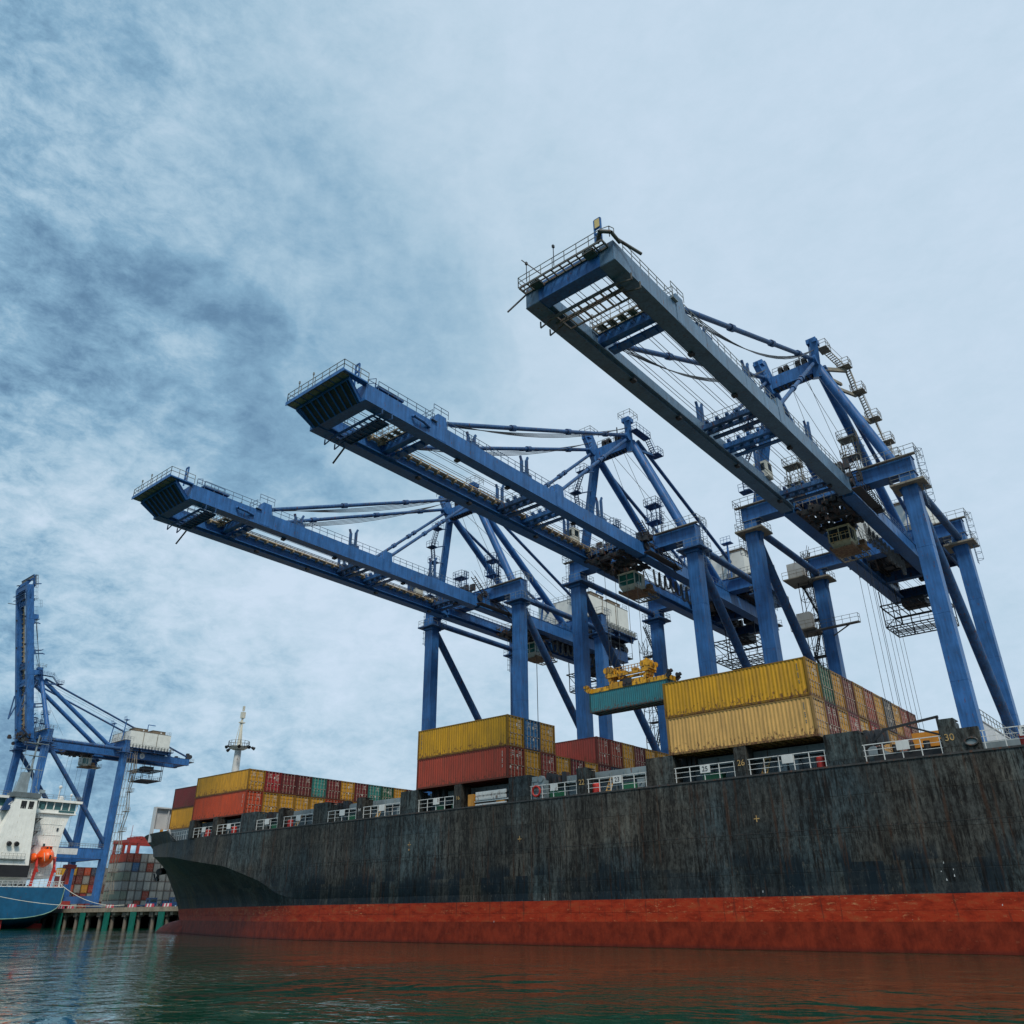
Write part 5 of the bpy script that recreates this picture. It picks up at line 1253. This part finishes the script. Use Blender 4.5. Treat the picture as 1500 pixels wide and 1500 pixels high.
# mast, domes
m = MB(); m.add([(-224, 19.6, 27.8), (-222.0, 19.6, 27.8), (-222.0, 22.4, 27.8), (-224, 22.4, 27.8), (-223.6, 20.4, 34.0), (-222.4, 20.4, 34.0), (-222.4, 22.0, 34.0), (-223.6, 22.0, 34.0)], [(0,3,2,1),(4,5,6,7),(0,1,5,4),(1,2,6,5),(2,3,7,6),(3,0,4,7)])
m.tube((-222.6, 22.0, 32), (-222.6, 22.2, 43), .3, .16); 
for zz in (34.8, 38.0, 41.0): m.bar((-222.6, 19.6, zz), (-222.6, 24.8, zz), .14); m.box(-223.2, -222, 21, 23.2, zz - .1, zz)
for y in (23.8, 24.6, 19.9): m.bar((-222.6, y, 33), (-222.6, y, 40 - (y - 20)), .07)
for (a, b_) in (((20.2, 33), (22.0, 38)), ((23.6, 28), (22.2, 36)), ((24.5, 28), (23.9, 35)), ((26, 28), (23.8, 31))): m.bar((-222.4, a[0], a[1]), (-222.4, b_[0], b_[1]), .1)
m.box(-222.7, -222.2, 25.2, 26.4, 29.6, 30.3); m.bar((-222.5, 25.8, 27.8), (-222.5, 25.8, 29.6), .1); m.bar((-219, 18.0, 28.5), (-219, 18.2, 31.2), .12)
m.build('radar_mast', GREYL, s2)
for (y, zz, r_, st_) in ((12.9, 31.6, 1.05, 3), (28.9, 31.0, .42, 3), (31.9, 29.4, .32, 1.5), (29.6, 28.3, .7, .3)):
    m = MB(); m.ellip((-220, y, zz), (r_, r_, r_), 16, 10); m.tube((-220, y, zz - r_ - st_), (-220, y, zz - r_ * .8), .12, n=8); m.build('satellite_dome', WHITE, s2)
# davits and lifeboat
m = MB()
for y in (25.6, 29.6):
    m.bar((-215.2, y - .4, 8.6), (-215.2, y, 12.6), .5); m.bar((-215.2, y, 12.6), (-216.0, y, 14.6), .45); m.bar((-215.3, y, 12.6), (-214.6, y + .3, 11.6), .3)
m.build('lifeboat_davit', REDP, s2)
lb_ = thing('lifeboat', 'orange enclosed lifeboat hanging from red davits on the blue ship stern', 'lifeboat', (-216.4, 27.5, 14.8))
m = MB()
def wb(p):
    x, y, z_ = p
    return [x, y * (1 - .22 * max(0, -z_) ** 1.3), z_ * (1 + .12 * (1 - abs(x)))]
m.ellip((0, 0, 0), (2.9, 1.75, 1.9), 24, 16, wb); m.box(-1.6, 1.2, -.75, .75, 1.5, 2.35); m.box(-2.0, 2.0, -1.82, 1.82, -.12, .12); bh = m.build('hull', ORANGE, lb_)
m = MB(); m.box(1.21, 1.25, -.6, -.15, 1.8, 2.2); m.box(1.21, 1.25, .15, .6, 1.8, 2.2); m.box(2.86, 2.92, -.2, .2, -.4, .4); m.build('window', BLACK, lb_)
m = MB(); m.bar((2.1, -1.2, .9), (2.55, -.9, -.9), .08); m.bar((2.1, .35, 1.2), (2.75, .2, .2), .22); m.build('grab_line', CREAMW, lb_)
m = MB(); m.ellip((-.6, -2.4, -.2), (1.8, .7, 1.1), 14, 10); m.build('rescue_boat', ORANGE, lb_)
# mooring lines
for i, (a, b_, lab) in enumerate((((-214.2, 31.6, 9.0), (-197.5, 36.0, 4.5), 'upper pale mooring line from the blue stern to the quay'), ((-214.2, 10.0, 8.6), (-190.0, 36.0, 4.5), 'lower pale mooring line crossing in front of the blue stern'))):
    m = MB(); a = Vector(a); b_ = Vector(b_); pp = []
    for k in range(15): f = k / 14; c = a.lerp(b_, f); c.z -= (.9 if i == 0 else 1.6) * 4 * f * (1 - f); pp.append(c)
    m.path(pp, .06, True, 6); tag(m.build('mooring_line', CREAMW), lab, 'rope', 'mooring lines at the blue ship stern')
for i, x in enumerate((-197.5, -190.0, -176.0)):
    m = MB(); m.tube((0, 0, 0), (0, 0, .55), .28, .22, 14); m.tube((0, 0, .55), (0, 0, .75), .42, .36, 14); m.box(-.4, .4, -.4, .4, 0, .06)
    o = m.build('bollard', BLACK); o.location = (x, 36.0, 4.0); tag(o, ['black bollard holding the upper mooring line', 'black bollard holding the lower mooring line', 'black bollard on the quay beside the black bow'][i], 'bollard', 'bollards on the quay')

# ------------------------------------------------------------------ container yard behind the quay
YL = ['bottom', 'second', 'third', 'fourth', 'fifth', 'top']
names = {
 0: ['grey', 'grey green', 'grey', 'grey green', 'grey', 'brick red'],
 1: ['white grey', 'white grey', 'white grey', 'grey', 'blue', 'brick red'],
 2: ['brick red', 'grey', 'grey', 'white grey', 'grey', 'grey'],
 3: ['white grey', 'brick red', 'white grey', 'white grey', 'brick red', 'white grey'],
 4: ['grey', 'white grey', 'grey', 'grey', 'grey', 'grey'],
 5: ['grey', 'white grey', 'white grey', 'grey', 'white grey', 'white grey'],
 6: ['blue', 'grey', 'grey', 'grey', 'grey', 'grey'], 7: ['blue', 'grey', 'grey', 'grey', 'grey', 'brick red']}
COLN = ['nearest', 'second', 'third', 'fourth', 'fifth', 'sixth', 'seventh', 'eighth']
for c_ in range(8):
    for t_ in range(6):
        container((-304.5, 84.3 + c_ * 2.56, 4.05 + t_ * 2.92), names[c_][t_], f'{names[c_][t_]} container, {YL[t_]} tier, {COLN[c_]} column of the tall yard stack behind the quay', group='containers in the tall yard stack behind the bow', mk=False)
cl = ['ochre yellow', 'dark maroon', 'brick red', 'navy blue', 'mustard yellow', 'grey', 'orange red', 'crimson red']
yy_ = 0
for c_ in range(11):
    for t_ in range(5):
        cn = cl[(c_ * 5 + t_ * 3 + (c_ * t_) % 4) % 8]
        container((-345, 84 + c_ * 2.56, 4.05 + t_ * 2.92), cn, f'{cn} container, {YL[t_]} tier, {["first","second","third","fourth","fifth","sixth","seventh","eighth","ninth","tenth","eleventh"][c_]} column of the stack behind the far crane legs', group='containers stacked behind the far crane legs', mk=False)
# red yard gantry
g = thing('yard_gantry_crane', 'red yard gantry crane standing over the tall grey container stack', 'gantry crane', (-309.5, 92.9, 4))
for (dx, dy) in ((0, 0), (0, 3.3), (0, 24), (-11, 0), (-11, 3.3), (-11, 24)):
    m = MB(); m.box(dx - .45, dx + .45, dy - .45, dy + .45, 0, 22.0); m.build('leg', REDC, g)
m = MB()
for dx in (0, -11): m.box(dx - .5, dx + .5, -.6, 28, 22.01, 23.4)
m.box(-10.39, -.61, -.5, .5, 22.2, 23.2); m.box(-10.39, -.61, 26, 27, 22.2, 23.2); m.build('top_beam', REDC, g)
m = MB(); m.box(-9, -2, 3, 8, 23.45, 24.4); m.rail([(.5, -.6, 23.4), (.5, 28, 23.4)], .9, 1.5, .1); m.tube((0, 3.8, 23.4), (0, 3.8, 24.4), .7, n=12); m.bar((0, 0, 23.4), (0, 0, 28), .12); m.build('gantry_trolley', REDC, g)
# blue terminal trucks
for i, (x, y, lab) in enumerate(((-262, 78, 'blue yard truck with closed cab parked beside the tall grey stack'), (-252, 80, 'purple blue yard truck parked left of the blue container'))):
    tk = thing('yard_truck', lab, 'truck', (x, y, 4.0), 'blue trucks below the tall yard stack')
    m = MB(); m.box(0, 2.2, 0, 2.4, 1.0, 3.1); m.box(-6, 0, .3, 2.1, 1.0, 1.3); m.box(-.15, 2.3, -.05, 2.45, 3.1, 3.2); m.build('cab', NAVY, tk)
    m = MB(); m.box(2.2, 2.24, .2, 2.2, 2.0, 2.9); m.box(.5, 1.6, -.03, 0, 2.0, 2.8); m.build('window', GLASSD, tk)
    for wx in (1.2, -1.6, -4.8):
        for wy in (.1, 2.0): m = MB(); m.tube((wx, wy, .5), (wx, wy + .3, .5), .5, n=14); m.build('wheel', BLACK, tk)
container((-258, 86, 4.1), 'blue', 'blue container on the ground right of the yard trucks, by the black bow', group='yard containers on the ground', mk=True)
container((-250, 90, 4.1), 'blue', 'blue container on the ground behind the trucks, nearest the black bow', group='yard containers on the ground', mk=True)
# small vehicle gantry (bright red) under the far crane
g2 = thing('reach_stacker', 'bright red reach stacker standing under the far blue crane', 'reach stacker', (-266, 50.5, 4))
m = MB(); m.box(0, 7, 0, 3.6, .9, 2.2); m.box(-.2, 2, .4, 3.2, 2.2, 3.2); m.build('chassis', REDC, g2)
m = MB(); m.bar((1.0, 1.8, 3.4), (6.0, 1.8, 11.5), .9, 1.1); m.box(5.2, 6.8, .2, 3.4, 10.6, 11.6); m.box(5.6, 6.4, 1.4, 2.2, 6.5, 10.6); m.build('lifting_arm', REDC, g2)
m = MB(); m.box(3.0, 4.4, 1.0, 2.6, 2.21, 3.9); m.build('cab', BLACK, g2)
for wx in (1.0, 6.0):
    for wy in (-.2, 3.2): m = MB(); m.tube((wx, wy, .85), (wx, wy + .6, .85), .85, n=16); m.build('wheel', BLACK, g2)
